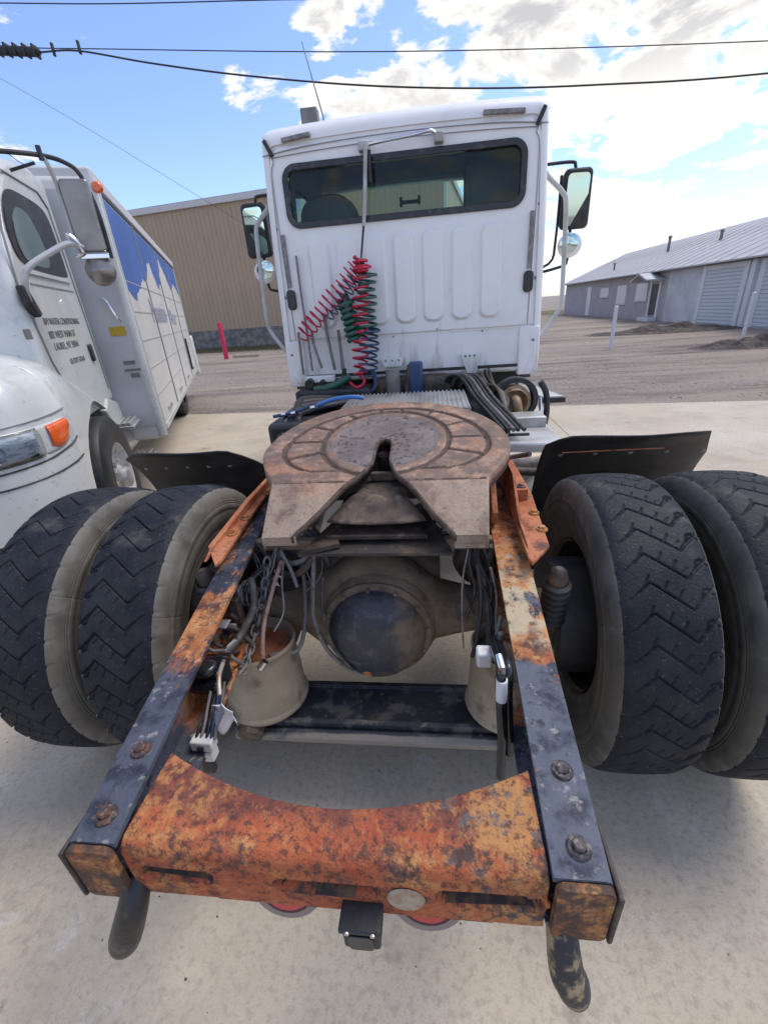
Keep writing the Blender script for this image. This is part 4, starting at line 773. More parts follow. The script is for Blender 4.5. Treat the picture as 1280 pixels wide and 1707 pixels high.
for k in range(7):
    y0 = .55 + .07 * k; hose([(-.47 + .0 * k, y0, .80 - .01 * k), (-.44, y0 + .03, .74 + .02 * math.sin(k * 2)), (-.42 + .02 * math.sin(k), y0 + .05, .68 + .03 * math.cos(k * 1.7)), (-.45, y0 + .10, .66)], .006 + .002 * (k % 3), M['hose' if k % 2 else 'dark'], 'brake_hose')
rw = random.Random(11)
for k in range(9):
    x0 = rw.uniform(-.44, -.26); y0 = rw.uniform(.80, .98); z0 = rw.uniform(.86, .92); pts_ = [(x0, y0, z0)]
    for q in range(3): pts_.append((min(-.22, max(-.46, pts_[-1][0] + rw.uniform(-.07, .06))), pts_[-1][1] - rw.uniform(.02, .09), pts_[-1][2] - rw.uniform(.03, .09)))
    hose(pts_, rw.choice((.003, .004, .0055)), M[rw.choice(('hosegrey', 'hose', 'hose', 'black', 'hosegrey'))], 'wire', 6)
for k in range(8):
    x0 = rw.uniform(.28, .36); pts_ = [(x0, rw.uniform(.75, 1.0), .90)]
    for q in range(3): pts_.append((min(.365, max(.26, pts_[-1][0] + rw.uniform(-.04, .04))), pts_[-1][1] - rw.uniform(.02, .07), pts_[-1][2] - rw.uniform(.05, .10)))
    hose(pts_, rw.choice((.003, .004, .006)), M[rw.choice(('hosegrey', 'black', 'hose'))], 'wire', 6)
for k in range(12):
    x0 = rw.uniform(-.2, .25); pts_ = [(x0, 1.1, .90), (x0 + rw.uniform(-.08, .08), 1.05, .86), (x0 + rw.uniform(-.15, .15), 1.0, .87 + rw.uniform(-.03, .02)), (x0 + rw.uniform(-.2, .2), .97, .92)]
    hose(pts_, rw.choice((.004, .006, .009)), M[rw.choice(('hose', 'black', 'dark'))], 'wire', 6)
for k in range(9):
    y_ = .55 + .05 * k; b = MB(); b.box(-.475 + rw.uniform(-.005, .01), -.455 + rw.uniform(0, .02), y_, y_ + rw.uniform(.02, .04), .70 + rw.uniform(0, .1), .76 + rw.uniform(0, .08)); b.build('cable_clamp', M[rw.choice(('dark', 'steelgrey', 'black'))], tk, bevel=.004)
# chain under the left rail
ch = bpy.data.objects.new('chain', None); COL.objects.link(ch); ch.parent = tk
cp = smooth_path([(-.385, .86, .88), (-.39, .80, .80), (-.398, .74, .735), (-.405, .66, .685), (-.408, .60, .655), (-.405, .56, .665)], 3)
for i in range(len(cp) - 1):
    a, b_ = Vector(cp[i]), Vector(cp[i + 1]); mid = (a + b_) / 2; d = (b_ - a).normalized(); u = d.orthogonal().normalized(); v = d.cross(u)
    if i % 2: u, v = v, u
    L = .021; W = .0125; pts = [mid + d * (L * math.cos(t)) + u * (W * math.sin(t)) for t in np.linspace(0, 2 * math.pi, 14, endpoint=False)]
    b = MB(); rows = []
    for k_, p_ in enumerate(pts):
        rad = (p_ - mid).normalized(); rows.append([p_ + (rad * math.cos(q) + v * math.sin(q)) * .0045 for q in np.linspace(0, 2 * math.pi, 6, endpoint=False)])
    b.grid(rows, True, True); b.build('link', M['hosegrey'], ch, smooth=80)
# levelling valve, connectors, tape
b = MB(); b.box(-.455, -.385, .43, .50, .72, .79); b.cyl((-.42, .44, .79), (-.42, .44, .815), .03, n=16); b.cyl((-.46, .42, .76), (-.38, .42, .76), .018, n=12); b.build('levelling_valve', M['blackgloss'], tk, bevel=.008)
b = MB(); b.cyl((-.405, .52, .80), (-.375, .54, .82), .008, n=10); b.cyl((-.43, .47, .815), (-.36, .47, .825), .006, n=8); b.build('valve_fitting', M['chrome'], tk)
b = MB(); b.cyl((-.360, .60, .645), (-.345, .61, .665), .012, n=12); b.build('valve_fitting', M['chrome'], tk)
for z0, x0, x1 in ((.692, -.408, -.352), (.655, -.414, -.358)):
    b = MB(); b.box(x0, x1, .285, .315, z0, z0 + .030); q = b.build('connector_block', M['whiteplastic'], tk, bevel=.004, label='white plastic wiring connector inside the left rail')
    MB().box((x0 + x1) / 2 - .008, (x0 + x1) / 2 + .008, .280, .2845, z0 + .010, z0 + .018).build('latch', M['black'], q, smooth=0)
MB().box(-.403, -.372, .292, .31, .60, .654).build('connector_block', M['dark'], tk, bevel=.004)
b = MB(); G = [[(-.352 + .045 * u + .006 * math.sin(v * 7), .33 + .012 * math.sin(u * 5 + v * 4), .80 - .075 * v - .012 * math.sin(u * 6)) for u in np.linspace(0, 1, 8)] for v in np.linspace(0, 1, 10)]; b.grid(G); b.build('tape_tag', M['paper'], tk, solid=.002, label='strip of white tape dangling on the wires')
for k, (dx, dy) in enumerate(((0, 0), (.012, .01), (.022, -.005), (-.010, .012), (.03, .008))):
    hose([(-.40 + dx, .42 + dy, .77), (-.395 + dx * .7, .37, .745 - .01 * k), (-.385 + dx, .33, .735), (-.385 + dx * 1.2, .30, .718)], .004, M[['hosegrey', 'black', 'bluehose', 'black', 'hosegrey'][k]], 'wire')
hose([(-.345, .36, .80), (-.36, .40, .82), (-.385, .47, .80)], .006, M['tanpipe'], 'wire')
# black hoses with paper label on the right
hose([(.335, .60, .78), (.325, .45, .86), (.321, .36, .90), (.322, .35, .82), (.330, .35, .70), (.333, .35, .56)], .0105, M['bluehose'] if 0 else M['blackgloss'], 'loose_hose', 10)
hose([(.345, .60, .78), (.341, .45, .86), (.340, .38, .88), (.342, .37, .80), (.348, .36, .70), (.352, .36, .635)], .0105, M['blackgloss'], 'loose_hose', 10)
b = MB(); b.cyl((.3215, .350, .885), (.3235, .350, .825), .0125, n=16); b.build('hose_label', M['paper'], tk)
b = MB(); b.tube([(.321, .352, .885), (.321, .358, .912), (.318, .385, .918)], .009, 12); b.build('hose_fitting', M['chrome'], tk)
b = MB(); b.box(.285, .325, .50, .54, .765, .81); b.build('sensor_block', M['whiteplastic'], tk, bevel=.006)

# ---- deck plate, batteries, tank, muffler behind the cab
b = MB(); rows = []
xs_ = []
for k in range(28):
    x = -.415 + k * .0295; xs_ += [(x, 1.05), (x + .012, 1.05), (x + .016, 1.060), (x + .024, 1.060), (x + .028, 1.05)]
b.grid([[(x, y, z) for x, z in xs_] for y in (2.30, 2.60, 2.90)]); dk = b.build('deck_plate', M['alu'], tk, smooth=0, solid=.006, label='ribbed aluminium deck plate behind the cab')
MB().box(-.42, .41, 2.29, 2.299, 1.02, 1.055).build('front_lip', M['alu'], dk, smooth=0)
bb_ = MB(); bb_.box(-.88, -.50, 2.30, 3.0, .62, 1.0); bt = bb_.build('battery_box', M['black'], tk, bevel=.03, seg=3)
for k in range(6):
    b = MB(); b.tube(smooth_path([(-.80 + .02 * k, 2.26 + .03 * k, .90 + .015 * (k % 3)), (-.80 + .02 * k, 2.42, .985 + .02 * (k % 2)), (-.74, 2.48 + .04 * k, 1.01 + .012 * k), (-.56, 2.58 + .05 * k, 1.045), (-.40, 2.75, 1.03)], 5), .020 + .005 * (k % 3), 10); b.build('wiring_bundle', M['black'], tk)
b = MB(); b.tube(smooth_path([(-.56, 2.42, 1.085), (-.46, 2.43, 1.115), (-.34, 2.44, 1.125), (-.26, 2.46, 1.11)], 5), .014, 12); b.build('air_line', M['bluebright'], tk, label='bright blue air line over the black battery box')
for x, z in ((-.80, 1.04), (-.735, 1.045), (-.60, 1.075)): MB().cyl((x, 2.40, z), (x + .03, 2.40, z + .004), .013, n=12).build('hose_fitting', M['chrome'], tk)
b = MB(); b.tube(smooth_path([(-.86, 2.40, 1.03), (-.72, 2.42, 1.05), (-.62, 2.43, 1.08)], 4), .011, 10); b.build('air_line', M['bluehose'], tk)
MB().box(-.90, -.30, 3.05, 3.28, .80, 1.075).build('cab_rear_sill', M['black'], tk, bevel=.02)
# fuel tank and step on the right
b = MB(); b.prism([(.60, 2.16), (.93, 2.10), (.93, 2.62), (.60, 2.62)], 'z', .60, .868); ft = b.build('tank_box', M['alu_w'], tk, smooth=0, bevel=.02, seg=3, label='dull aluminium box beside the frame')
MB().box(.585, .90, 2.48, 2.50, .868, .93).build('box_lip', M['alu'], ft, smooth=0, bevel=.003); MB().box(.60, .90, 2.50, 2.66, .90, .93).build('box_lid', M['alu'], ft, smooth=0, bevel=.005)
b = MB(); b.cyl((.64, 2.30, .872), (.76, 2.30, .872), .012, n=8); b.build('latch', M['dark'], ft)
b = MB(); b.cyl((.55, 2.02, .80), (1.02, 1.96, .80), .055, n=28); b.build('cross_tank', M['tanpipe'], tk, label='short horizontal air tank with heat stained patch')
b = MB(); b.cyl((.66, 2.0, .74), (.66, 2.0, .69), .02, n=10); b.build('drain_valve', M['dark'], tk)
b = MB(); b.lathe([(0, 0), (.24, .0), (.27, .03), (.28, .08), (.28, 1.2), (.25, 1.25), (0, 1.25)], (.90, 1.98, .42), (0, 1, 0), 44); b.build('fuel_tank', M['cream'], tk, smooth=40)
b = MB(); b.lathe([(0, -.02), (.055, -.02), (.075, .0), (.085, .02), (.095, .0), (.108, .0), (.116, -.02), (.118, -.5), (0, -.5)], (.765, 2.86, .955), (0, -1, .1), 40); b.v = [(x, 2.82 + (2.82 - y) if False else y, z) for x, y, z in b.v]
mf = b.build('muffler', M['brownmuf'], tk, smooth=40); mf.location = (0, .50, -.05) if False else (0, 0, 0)
b = MB(); b.tube(smooth_path([(.765, 2.86, .975), (.765, 2.80, .965), (.772, 2.78, .92), (.785, 2.80, .87)], 4), .034, 16); b.build('exhaust_elbow', M['brownmuf'], mf)
b = MB(); b.lathe([(.121, -.02), (.155, -.02), (.16, -.04), (.158, -.12), (.121, -.12)], (.775, 2.86, .965), (0, -1, .05), 40); b.build('clamp_ring', M['black'], mf, smooth=30)
b = MB(); b.tube(smooth_path([(.94, 2.9, 1.08), (.985, 2.9, 1.0), (1.0, 2.9, .86), (.98, 2.88, .72)], 5), .022, 10); b.build('step_bracket', M['black'], tk)
b = MB(); b.tube(smooth_path([(.97, 3.0, .95), (.975, 2.95, .80), (.97, 2.92, .72)], 5), .012, 8); b.build('step_bracket', M['chrome'], tk)
b = MB(); b.prism([(.86, 3.62), (1.02, 3.62), (1.15, 3.05), (1.0, 3.05)], 'z', .915, .945); st_ = b.build('step', M['alu_w'], tk, smooth=0, bevel=.004)
MB().box(.99, 1.16, 3.03, 3.049, .90, .935).build('step_edge', M['black'], st_, smooth=0)
def hoset(pts, r, m, name='brake_hose', n=8): return MB().tube(smooth_path(pts, 7), r, n).build(name, m, tk, smooth=60)
for k, (dx, m) in enumerate(((0, 'black'), (.03, 'hosegrey'), (.055, 'black'), (-.03, 'black'), (.09, 'hose'))):
    hoset([(.30 + dx, 3.22, 1.02), (.34 + dx, 3.1, 1.12), (.42 + dx, 2.95, 1.13), (.50 + dx, 2.7, 1.03), (.57 + dx, 2.45, .97), (.62 + dx, 2.2, .93)], .0125, M[m])
MB().box(.44, .66, 2.35, 3.1, .80, .95).build('equipment_box', M['black'], tk, bevel=.02)
for k in range(5): hoset([(.50 + .03 * k, 3.25, 1.1 + .01 * k), (.56 + .02 * k, 3.0, 1.05 + .02 * (k % 2)), (.62 + .02 * k, 2.8, 1.08 - .02 * k), (.66, 2.6, .95)], .011, M[['dark', 'hose', 'hosegrey', 'dark', 'hose'][k]])
# dark machinery under the cab
MB().box(-.30, .34, 3.15, 3.75, .62, 1.12).build('transmission', M['dark'], tk, bevel=.06, seg=3)
MB().box(-.95, .95, 3.75, 4.0, .35, 1.25).build('firewall_light_block', M['black'], tk, bevel=.02)  # black box added behind the transmission, blocks light under the cab
MB().box(-.44, .44, 3.02, 3.08, .85, .98).build('crossmember', M['black'], tk, bevel=.01)
MB().cyl((-.12, 3.10, 1.02), (-.12, 3.10, 1.20), .055, n=16).build('mount_cushion', M['grey'], tk); MB().box(.00, .11, 3.10, 3.2, .98, 1.24).build('mount_bracket', M['bluehose'], tk, bevel=.02)
b = MB(); b.cyl((-.02, 3.12, 1.0), (.01, 3.12, 1.22), .02, n=12); b.build('mount_rod', M['dark'], tk)

# ---- mudguards
def guard(x0, x1, a0, a1, rad, cut, lb, fold=0.0):
    n = 26; rows = []
    for i in range(n + 1):
        a = R(a0 + (a1 - a0) * i / n); t = i / n; rr = rad + fold * (1 - t) ** 2
        row = []
        for j in range(17):
            u = j / 16; x = x0 + (x1 - x0) * u
            lim = cut(u); aa = R(a0) + (a - R(a0)) ; aa = R(a0) + lim + (R(a1) - R(a0) - lim) * t
            row.append((x, YA + (rr) * math.cos(aa), ZA + rr * math.sin(aa) + .004 * math.sin(u * 9 + i * .4)))
        rows.append(row)
    return MB().grid(rows).build('mudguard', M['black'], tk, smooth=60, solid=.006, label=lb)
gR = guard(.655, 1.345, 57, -18, .655, lambda u: -R(16) * max(0, (u - .88) / .12) - R(7) * max(0, (.10 - u) / .10), 'right black quarter mudguard ahead of the tyres', .04)
gL = guard(-1.27, -.615, 56, -18, .655, lambda u: -R(16) * max(0, (u - .80) / .20) - R(5) * max(0, (.12 - u) / .12), 'left black quarter mudguard ahead of the tyres', .04)
for g_, x0, x1 in ((gR, .72, 1.28), (gL, -1.18, -.76)):
    for k in range(5):
        x = x0 + (x1 - x0) * k / 4; a = R(48); MB().lathe([(0, .005), (.008, .004), (.011, 0)], (x, YA + .655 * math.cos(a), ZA + .655 * math.sin(a)), (0, -math.cos(a), -math.sin(a)), 10).build('bolt', M['steelgrey'], g_)
for s in (-1, 1): MB().cyl((s * .50, 1.66, .88), (s * .98, 1.62, .86), .02, n=12).build('mudguard_arm', M['dark'], tk)
MB().tube([(.72, 1.462, 1.025), (1.12, 1.462, 1.03)], .003, 8).build('fold_rust_line', M['rustplain'], gR)

# ---- cab
YC = 3.30
cab = bpy.data.objects.new('cab', None); COL.objects.link(cab); cab.parent = tk
def wroof(y): return float(np.interp(y, [3.3, 3.34, 3.42, 3.6, 4.2, 4.7, 5.05], [2.735, 2.765, 2.80, 2.86, 2.96, 2.95, 2.80]))
def whalf(z, y=3.3):
    return float(np.interp(z, [1.08, 1.3, 2.2, 2.62, 2.75, 3.0], [1.012, 1.012, .985, .962, .955, .94]))
def section(y, inset=0.0, inner=0.0):
    """closed ring of the cab body at depth y, starting bottom centre going right"""
    zt_ = wroof(y) - inset - inner; zb_ = 1.10 + inset; rc = .055; P = []
    n_side = 40
    def hw(z): return whalf(z) - inset - inner
    for k in range(8): P.append((hw(zb_) * k / 8, zb_))
    for k in range(n_side): z = zb_ + (zt_ - rc - zb_) * k / n_side; P.append((hw(z), z))
    w_ = hw(zt_ - rc)
    for k in range(8): a = R(90 * k / 8); P.append((w_ - rc + rc * math.cos(a), zt_ - rc + rc * math.sin(a)))
    for k in range(13): t = k / 12; x = (w_ - rc) * (1 - t); P.append((x, zt_ + .02 * (1 - (x / (w_ - rc)) ** 2)))
    full = P + [(-x, z) for x, z in P[::-1][1:-1]]
    return [(x, y, z) for x, z in full]
ysx = [(3.302, .055), (3.304, .035), (3.312, .017), (3.328, .005), (3.35, 0)] + [(y, 0) for y in np.linspace(3.42, 4.95, 30)] + [(5.02, .03), (5.06, .08)]
rows = [section(y, ins) for y, ins in ysx]
def cabskip(i, j):
    a = rows[i][j]; y, z, x = a[1], a[2], a[0]
    return (abs(x) > .9 and 1.95 < z < 2.58 and 3.95 < y < 4.85)
b = MB(); b.grid(rows, wrapv=True, skip=cabskip)
shell = b.build('cab_shell', M['white'], cab, smooth=50)
rows_i = [section(y, .0, .045) for y in np.linspace(3.36, 5.0, 34)]
def skip_i(i, j):
    a = rows_i[i][j]; return abs(a[0]) > .86 and 1.93 < a[2] < 2.60 and 3.93 < a[1] < 4.87
MB().grid(rows_i, wrapv=True, skip=skip_i).build('headlining', M['interior'], cab, smooth=60)
# back wall as one pressed sheet with a window opening
WX0, WX1, WZ0, WZ1, WR_ = -.825, .825, 2.195, 2.560, .085
def rr_d(x, z, x0, x1, z0, z1, r):
    dx = max(x0 + r - x, x - x1 + r, 0); dz = max(z0 + r - z, z - z1 + r, 0)
    if dx or dz: return math.hypot(dx, dz) - r
    return -min(x - x0, x1 - x, z - z0, z1 - z)
def press(x, z):
    y = YC
    for k in range(7):
        cx = -.632 + k * .2085; d = rr_d(x, z, cx - .074, cx + .074, 1.515, 2.110, .058)
        if d < .012: y -= 0.024 * (1 - min(1, max(0, (d + .010) / .020))) if d > -.010 else .024
    d = rr_d(x, z, -.905, .905, 1.44, 2.66, .10)
    if d > 0: y += 0.012 * min(1, d / .02)
    if z < 1.44: y += 0.004
    if abs(z - 1.435) < .006: y += .006
    if abs(x) > .855 and z < 1.43: y += .006
    return y + .002 * noise.noise(Vector((x * 2, z * 2, 0)))
NX, NZ = 420, 340; G = []
for i in range(NZ + 1):
    t = i / NZ; row = []
    for j in range(NX + 1):
        s_ = -1 + 2 * j / NX; zb_, zt_ = 1.155, 2.690 + .02 * (1 - s_ * s_); z = zb_ + (zt_ - zb_) * t; x = s_ * (whalf(z) - .045)
        rc = .10
        if z > zt_ - .045: x *= 1 - (.045 / .95) * (1 - math.sqrt(max(0, 1 - ((z - zt_ + .045) / .045) ** 2)))
        row.append((x, press(x, z), z))
    G.append(row)
b = MB(); b.grid(G, skip=lambda i, j: rr_d(G[i][j][0], G[i][j][2], WX0 + .02, WX1 - .02, WZ0 + .02, WZ1 - .02, WR_) < 0)
b.build('back_panel', M['white'], cab, smooth=180)
def rframe(x0, x1, z0, z1, r, wd, y0, y1, m, name, par):
    o_ = rrect(x0, x1, z0, z1, r, 8); i_ = rrect(x0 + wd, x1 - wd, z0 + wd, z1 - wd, max(.005, r - wd), 8); n = len(o_); b = MB()
    rows = [[(p[0], y0, p[1]) for p in o_], [(p[0], y0, p[1]) for p in i_], [(p[0], y1, p[1]) for p in i_], [(p[0], y1, p[1]) for p in o_]]
    b.grid([[rows[k][i] for k in range(4)] for i in range(n)], True, True); return b.build(name, m, par, smooth=40, bevel=.003)
rframe(WX0 - .008, WX1 + .008, WZ0 - .008, WZ1 + .008, .095, .040, YC - .016, YC + .03, M['blackgloss'], 'window_seal', cab)
b = MB(); b.prism(rrect(WX0 + .02, WX1 - .02, WZ0 + .02, WZ1 - .02, .07, 8), 'y', YC + .012, YC + .016); b.build('rear_window', M['glass'], cab, smooth=0)
# body corner seams (roof joint) and drip groove
for pts in ([(-.95, 3.294, 2.625), (-.60, 3.290, 2.655), (0, 3.289, 2.668), (.60, 3.290, 2.655), (.95, 3.294, 2.625)],): MB().tube(smooth_path(pts, 6), .0035, 6).build('roof_seam', M['seam'], cab)
b = MB(); b.tube(smooth_path([(-.90, 3.296, 1.44), (-.905, 3.294, 2.4), (-.88, 3.293, 2.58), (-.80, 3.292, 2.615), (0, 3.289, 2.635), (.80, 3.292, 2.615), (.88, 3.293, 2.58), (.905, 3.294, 2.4), (.90, 3.296, 1.44)], 8), .0028, 6); b.build('panel_seam', M['seam'], cab)
for s in (-1, 1):
    b = MB(); b.prism([(s * .800, 2.685), (s * .54 if s > 0 else -.60, 2.70), (s * .54 if s > 0 else -.60, 2.725), (s * .800, 2.710)][::1], 'y', 3.275, 3.315); b.build('roof_vent', M['steelgrey'], cab, smooth=0, bevel=.004)
    MB().prism([(s * .868, 2.625), (s * .890, 2.612), (s * .936, 2.705), (s * .914, 2.718)], 'y', 3.283, 3.34).build('corner_strip', M['black'], cab, smooth=0, bevel=.004)
    MB().prism(rrect(min(s * .872, s * .897), max(s * .872, s * .897), 1.815, 2.16, .006), 'y', 3.280, 3.300).build('side_vent', M['steelgrey'], cab, bevel=.002)
    b = MB(); b.prism(rrect(s * .885 - .034, s * .885 + .034, 1.66, 1.80, .028), 'y', 3.276, 3.30); q = b.build('latch_cover', M['blackgloss'], cab, bevel=.006)
    # lower corner skirt
    MB().box(min(s * .845, s * .998), max(s * .845, s * .998), 3.296, 3.42, 1.075, 1.43).build('corner_skirt', M['white'], cab, bevel=.012, seg=3)
    b = MB(); b.box(min(s * .86, s * .95), max(s * .86, s * .95), 3.30, 3.42, 1.055, 1.074); b.build('skirt_foot', M['black'], cab, smooth=0)
    for (x, z) in ((.95, 1.33), (.93, 2.2), (.94, 1.75)): MB().lathe([(0, .004), (.009, .003), (.011, 0)], (s * x, 3.295 if z < 1.4 else 3.31, z), (0, -1, 0), 10).build('screw', M['steelgrey'], cab)
for x0, x1, zb2 in ((-.205, -.06, 1.195), (.42, .53, 1.11)):
    b = MB(); b.prism([(x0 - .02, 1.26), (x1 + .02, 1.26), (x1, zb2), (x0 + (.04 if x0 > 0 else 0), zb2)], 'y', 3.27, 3.292); q = b.build('cab_mount', M['white'], cab, smooth=0, bevel=.003)
    for k in range(3): MB().lathe([(0, .006), (.008, .006), (.009, 0)], (x0 + .02 + k * (x1 - x0 - .04) / 2, 3.27, 1.245), (0, -1, 0), 6).build('bolt', M['steelgrey'], cab, smooth=0)
MB().box(-.845, .845, 3.30, 3.36, 1.14, 1.162).build('lower_sill', M['black'], cab, smooth=0)
# faint sealed pipes on the left side of the wall
def cpipe(pts, r, m, name): return MB().tube(smooth_path(pts, 6), r, 8).build(name, m, cab, smooth=60)
cpipe([(-.80, 3.27, 2.02), (-.80, 3.27, 1.75), (-.795, 3.27, 1.52), (-.79, 3.27, 1.20)], .009, M['steelgrey'], 'tube_run')
cpipe([(-.86, 3.26, 1.50), (-.865, 3.26, 1.35), (-.865, 3.25, 1.18)], .010, M['grey'], 'tube_run'); cpipe([(-.75, 3.26, 1.50), (-.745, 3.25, 1.40), (-.705, 3.25, 1.22)], .011, M['steelgrey'], 'tube_run')
cpipe([(-.64, 3.26, 1.62), (-.63, 3.26, 1.45), (-.60, 3.25, 1.20)], .012, M['grey'], 'tube_run'); cpipe([(-.535, 3.25, 1.48), (-.54, 3.25, 1.2)], .009, M['steelgrey'], 'tube_run')
MB().box(-.915, -.60, 3.20, 3.26, 1.115, 1.165).build('hose_holder', M['white'], cab, bevel=.006)
for x, r in ((-.80, .034), (-.695, .022), (-.57, .026)):
    b = MB(); b.cyl((x, 3.14, 1.115), (x, 3.20, 1.12), r, n=18); b.build('coupling', M['black'], cab)
b = MB(); b.tube(smooth_path([(-.76, 3.15, 1.07), (-.66, 3.14, 1.08), (-.56, 3.13, 1.11), (-.46, 3.13, 1.16)], 5), .028, 10); b.build('gladhand', M['greenhose'], cab, label='green gladhand coupling on the hose holder')
b = MB(); b.cyl((-.52, 3.14, 1.10), (-.50, 3.14, 1.22), .018, n=12); b.build('coupling', M['black'], cab)
for k in range(15): MB().lathe([(0, .003), (.0055, .002), (.007, 0)], (-.80 + k * .114, 3.299, 1.452 if k % 2 else 1.418), (0, -1, 0), 8).build('rivet', M['steelgrey' if k % 3 == 0 else 'white'], cab)
# roof box and aerial
MB().box(-.80, -.67, 3.95, 4.05, 2.95, 3.075).build('roof_unit', M['grey'], cab, bevel=.006)
b = MB(); b.tube([(-.665, 4.2, 2.9), (-.668, 4.2, 3.08), (-.78, 4.2, 3.55)], [.012, .006, .003], 8); b.build('aerial', M['grey'], cab)
# interior seen through the window
def seat(x, w_, zt_):
    b = MB(); rows = []
    for y, sc in ((3.72, .75), (3.68, 1), (3.78, 1.05), (3.86, .8)): rows.append([(x + px * sc, y + (pz - 1.6) * .08 * -1, pz) for px, pz in rrect(-w_, w_, 1.3, zt_, .16, 6)])
    b.grid(rows, wrapv=True); n = len(rows[0]); b.f.append(tuple(range(n))); b.mi.append(0); b.f.append(tuple(3 * n + k for k in range(n))); b.mi.append(0)
    return b.build('seat', M['seat'], cab)
seat(-.60, .22, 2.44); seat(.665, .21, 2.64)
MB().box(-.9, .9, 4.75, 5.05, 1.2, 1.95).build('dashboard', M['interior'], cab, bevel=.04)
MB().box(-.93, .93, 4.9, 5.04, 2.755, 2.95).build('header_panel', M['interior'], cab, bevel=.02)
b = MB(); b.prism([(-.9, 1.95), (.9, 1.95), (.86, 2.76), (-.86, 2.76)], 'y', 5.045, 5.05); b.build('windscreen', M['windscreen'], cab, smooth=0)
b = MB(); b.box(-.09, .09, 4.70, 4.72, 2.52, 2.55); b.box(-.10, -.075, 4.70, 4.72, 2.50, 2.58); b.box(.075, .10, 4.70, 4.72, 2.51, 2.58); b.build('visor_bracket', M['black'], cab, smooth=0)
for s in (-1, 1): MB().box(min(s * .945, s * .95), max(s * .945, s * .95), 3.94, 4.86, 1.94, 2.59).build('side_window', M['glassd'], cab, smooth=0)
MB().box(-.93, .93, 5.0, 5.06, 1.1, 1.95).build('cowl', M['white'], cab, bevel=.01)
b = MB(); b.prism([(5.06, 1.9), (5.06, .75), (6.6, .70), (6.75, 1.0), (6.55, 1.52), (5.6, 1.78)], 'x', -.82, .82); b.build('hood', M['white'], tk, bevel=.08, seg=4)
for s in (-1, 1):
    b = MB(); b.lathe([(.29, .14), (.40, .145), (.49, .13), (.52, .09), (.52, -.09), (.49, -.13), (.29, -.13)], (s * .98, 5.9, .52), (s, 0, 0), 40); ftt = b.build('front_tyre', M['black'], tk)
    MB().lathe([(.29, .10), (.25, .02), (.12, .06), (0, .08)], (s * .98, 5.9, .52), (s, 0, 0), 32).build('rim', M['whiteplastic'], ftt)
# grab handles and mirrors
for s in (-1, 1):
    pts = [(s * .985, 3.46, 2.40), (s * 1.02, 3.48, 2.37), (s * 1.125, 3.5, 2.28), (s * 1.155, 3.5, 2.20), (s * 1.175, 3.5, 1.85), (s * 1.185, 3.5, 1.60), (s * 1.16, 3.5, 1.50), (s * 1.06, 3.48, 1.36), (s * 1.0, 3.46, 1.32)]
    MB().tube(smooth_path(pts, 5), .017, 12).build('grab_handle', M['alu_w'], tk, smooth=60)
    mr_ = bpy.data.objects.new('wing_mirror', None); COL.objects.link(mr_); mr_.parent = tk; mr_['label'] = ('right' if s > 0 else 'left') + ' black wing mirror with pale convex mirror below'
    xa, xb = s * 1.345, s * 1.585; x0, x1 = min(xa, xb), max(xa, xb)
    b = MB(); rows = []
    for y, sc in ((4.40, .94), (4.41, 1.0), (4.47, .97), (4.52, .80), (4.54, .5)):
        rows.append([((x0 + x1) / 2 + (p[0] - (x0 + x1) / 2) * sc, y, 2.375 + (p[1] - 2.375) * sc) for p in rrect(x0, x1, 2.15, 2.60, .045, 6)])
    b.grid(rows, wrapv=True); n = len(rows[0]); b.f.append(tuple(range(n))); b.mi.append(0); b.f.append(tuple(4 * n + k for k in range(n))); b.mi.append(0); b.build('mirror_head', M['black'], mr_)
    T = Matrix.Translation(((x0 + x1) / 2, 4.395, 2.37)) @ Matrix.Rotation(R(7 * s), 4, 'Z') @ Matrix.Rotation(R(4), 4, 'X')
    b = MB(); b.prism(rrect(-.095, .095, -.19, .19, .035), 'y', -.004, .0, T=T); b.build('mirror_glass', M['mirror'], mr_, smooth=0)
    b = MB(); b.lathe([(0, -.0), (.07, .0), (.10, .02), (.106, .05), (.08, .10), (0, .13)], (0, 0, 0), (0, 1, 0), 28); b.v = [(s * 1.45 + x, 4.38 + y, 2.03 + z * .95) for x, y, z in b.v]; b.build('convex_housing', M['white'], mr_)
    b = MB(); b.lathe([(0, -.010), (.05, -.006), (.082, .001)], (s * 1.43, 4.375, 2.045), (0, 1, 0), 24); b.build('convex_glass', M['mirror'], mr_)
    b = MB(); b.tube(smooth_path([(s * .98, 4.5, 2.66), (s * 1.2, 4.5, 2.665), (s * 1.42, 4.5, 2.665), (s * 1.455, 4.5, 2.64), (s * 1.46, 4.5, 2.58)], 4), .014, 10); b.build('mirror_arm', M['black'], mr_)
    b = MB(); b.tube(smooth_path([(s * 1.46, 4.5, 2.2), (s * 1.46, 4.5, 1.92), (s * 1.38, 4.5, 1.86), (s * 1.0, 4.5, 1.80)], 4), .014, 10); b.build('mirror_arm', M['black'], mr_)
    MB().tube(smooth_path([(s * 1.35, 4.52, 2.58), (s * 1.345, 4.52, 2.1), (s * 1.30, 4.52, 1.9), (s * 1.0, 4.5, 1.82)], 4), .012, 8).build('mirror_arm', M['black'], mr_)

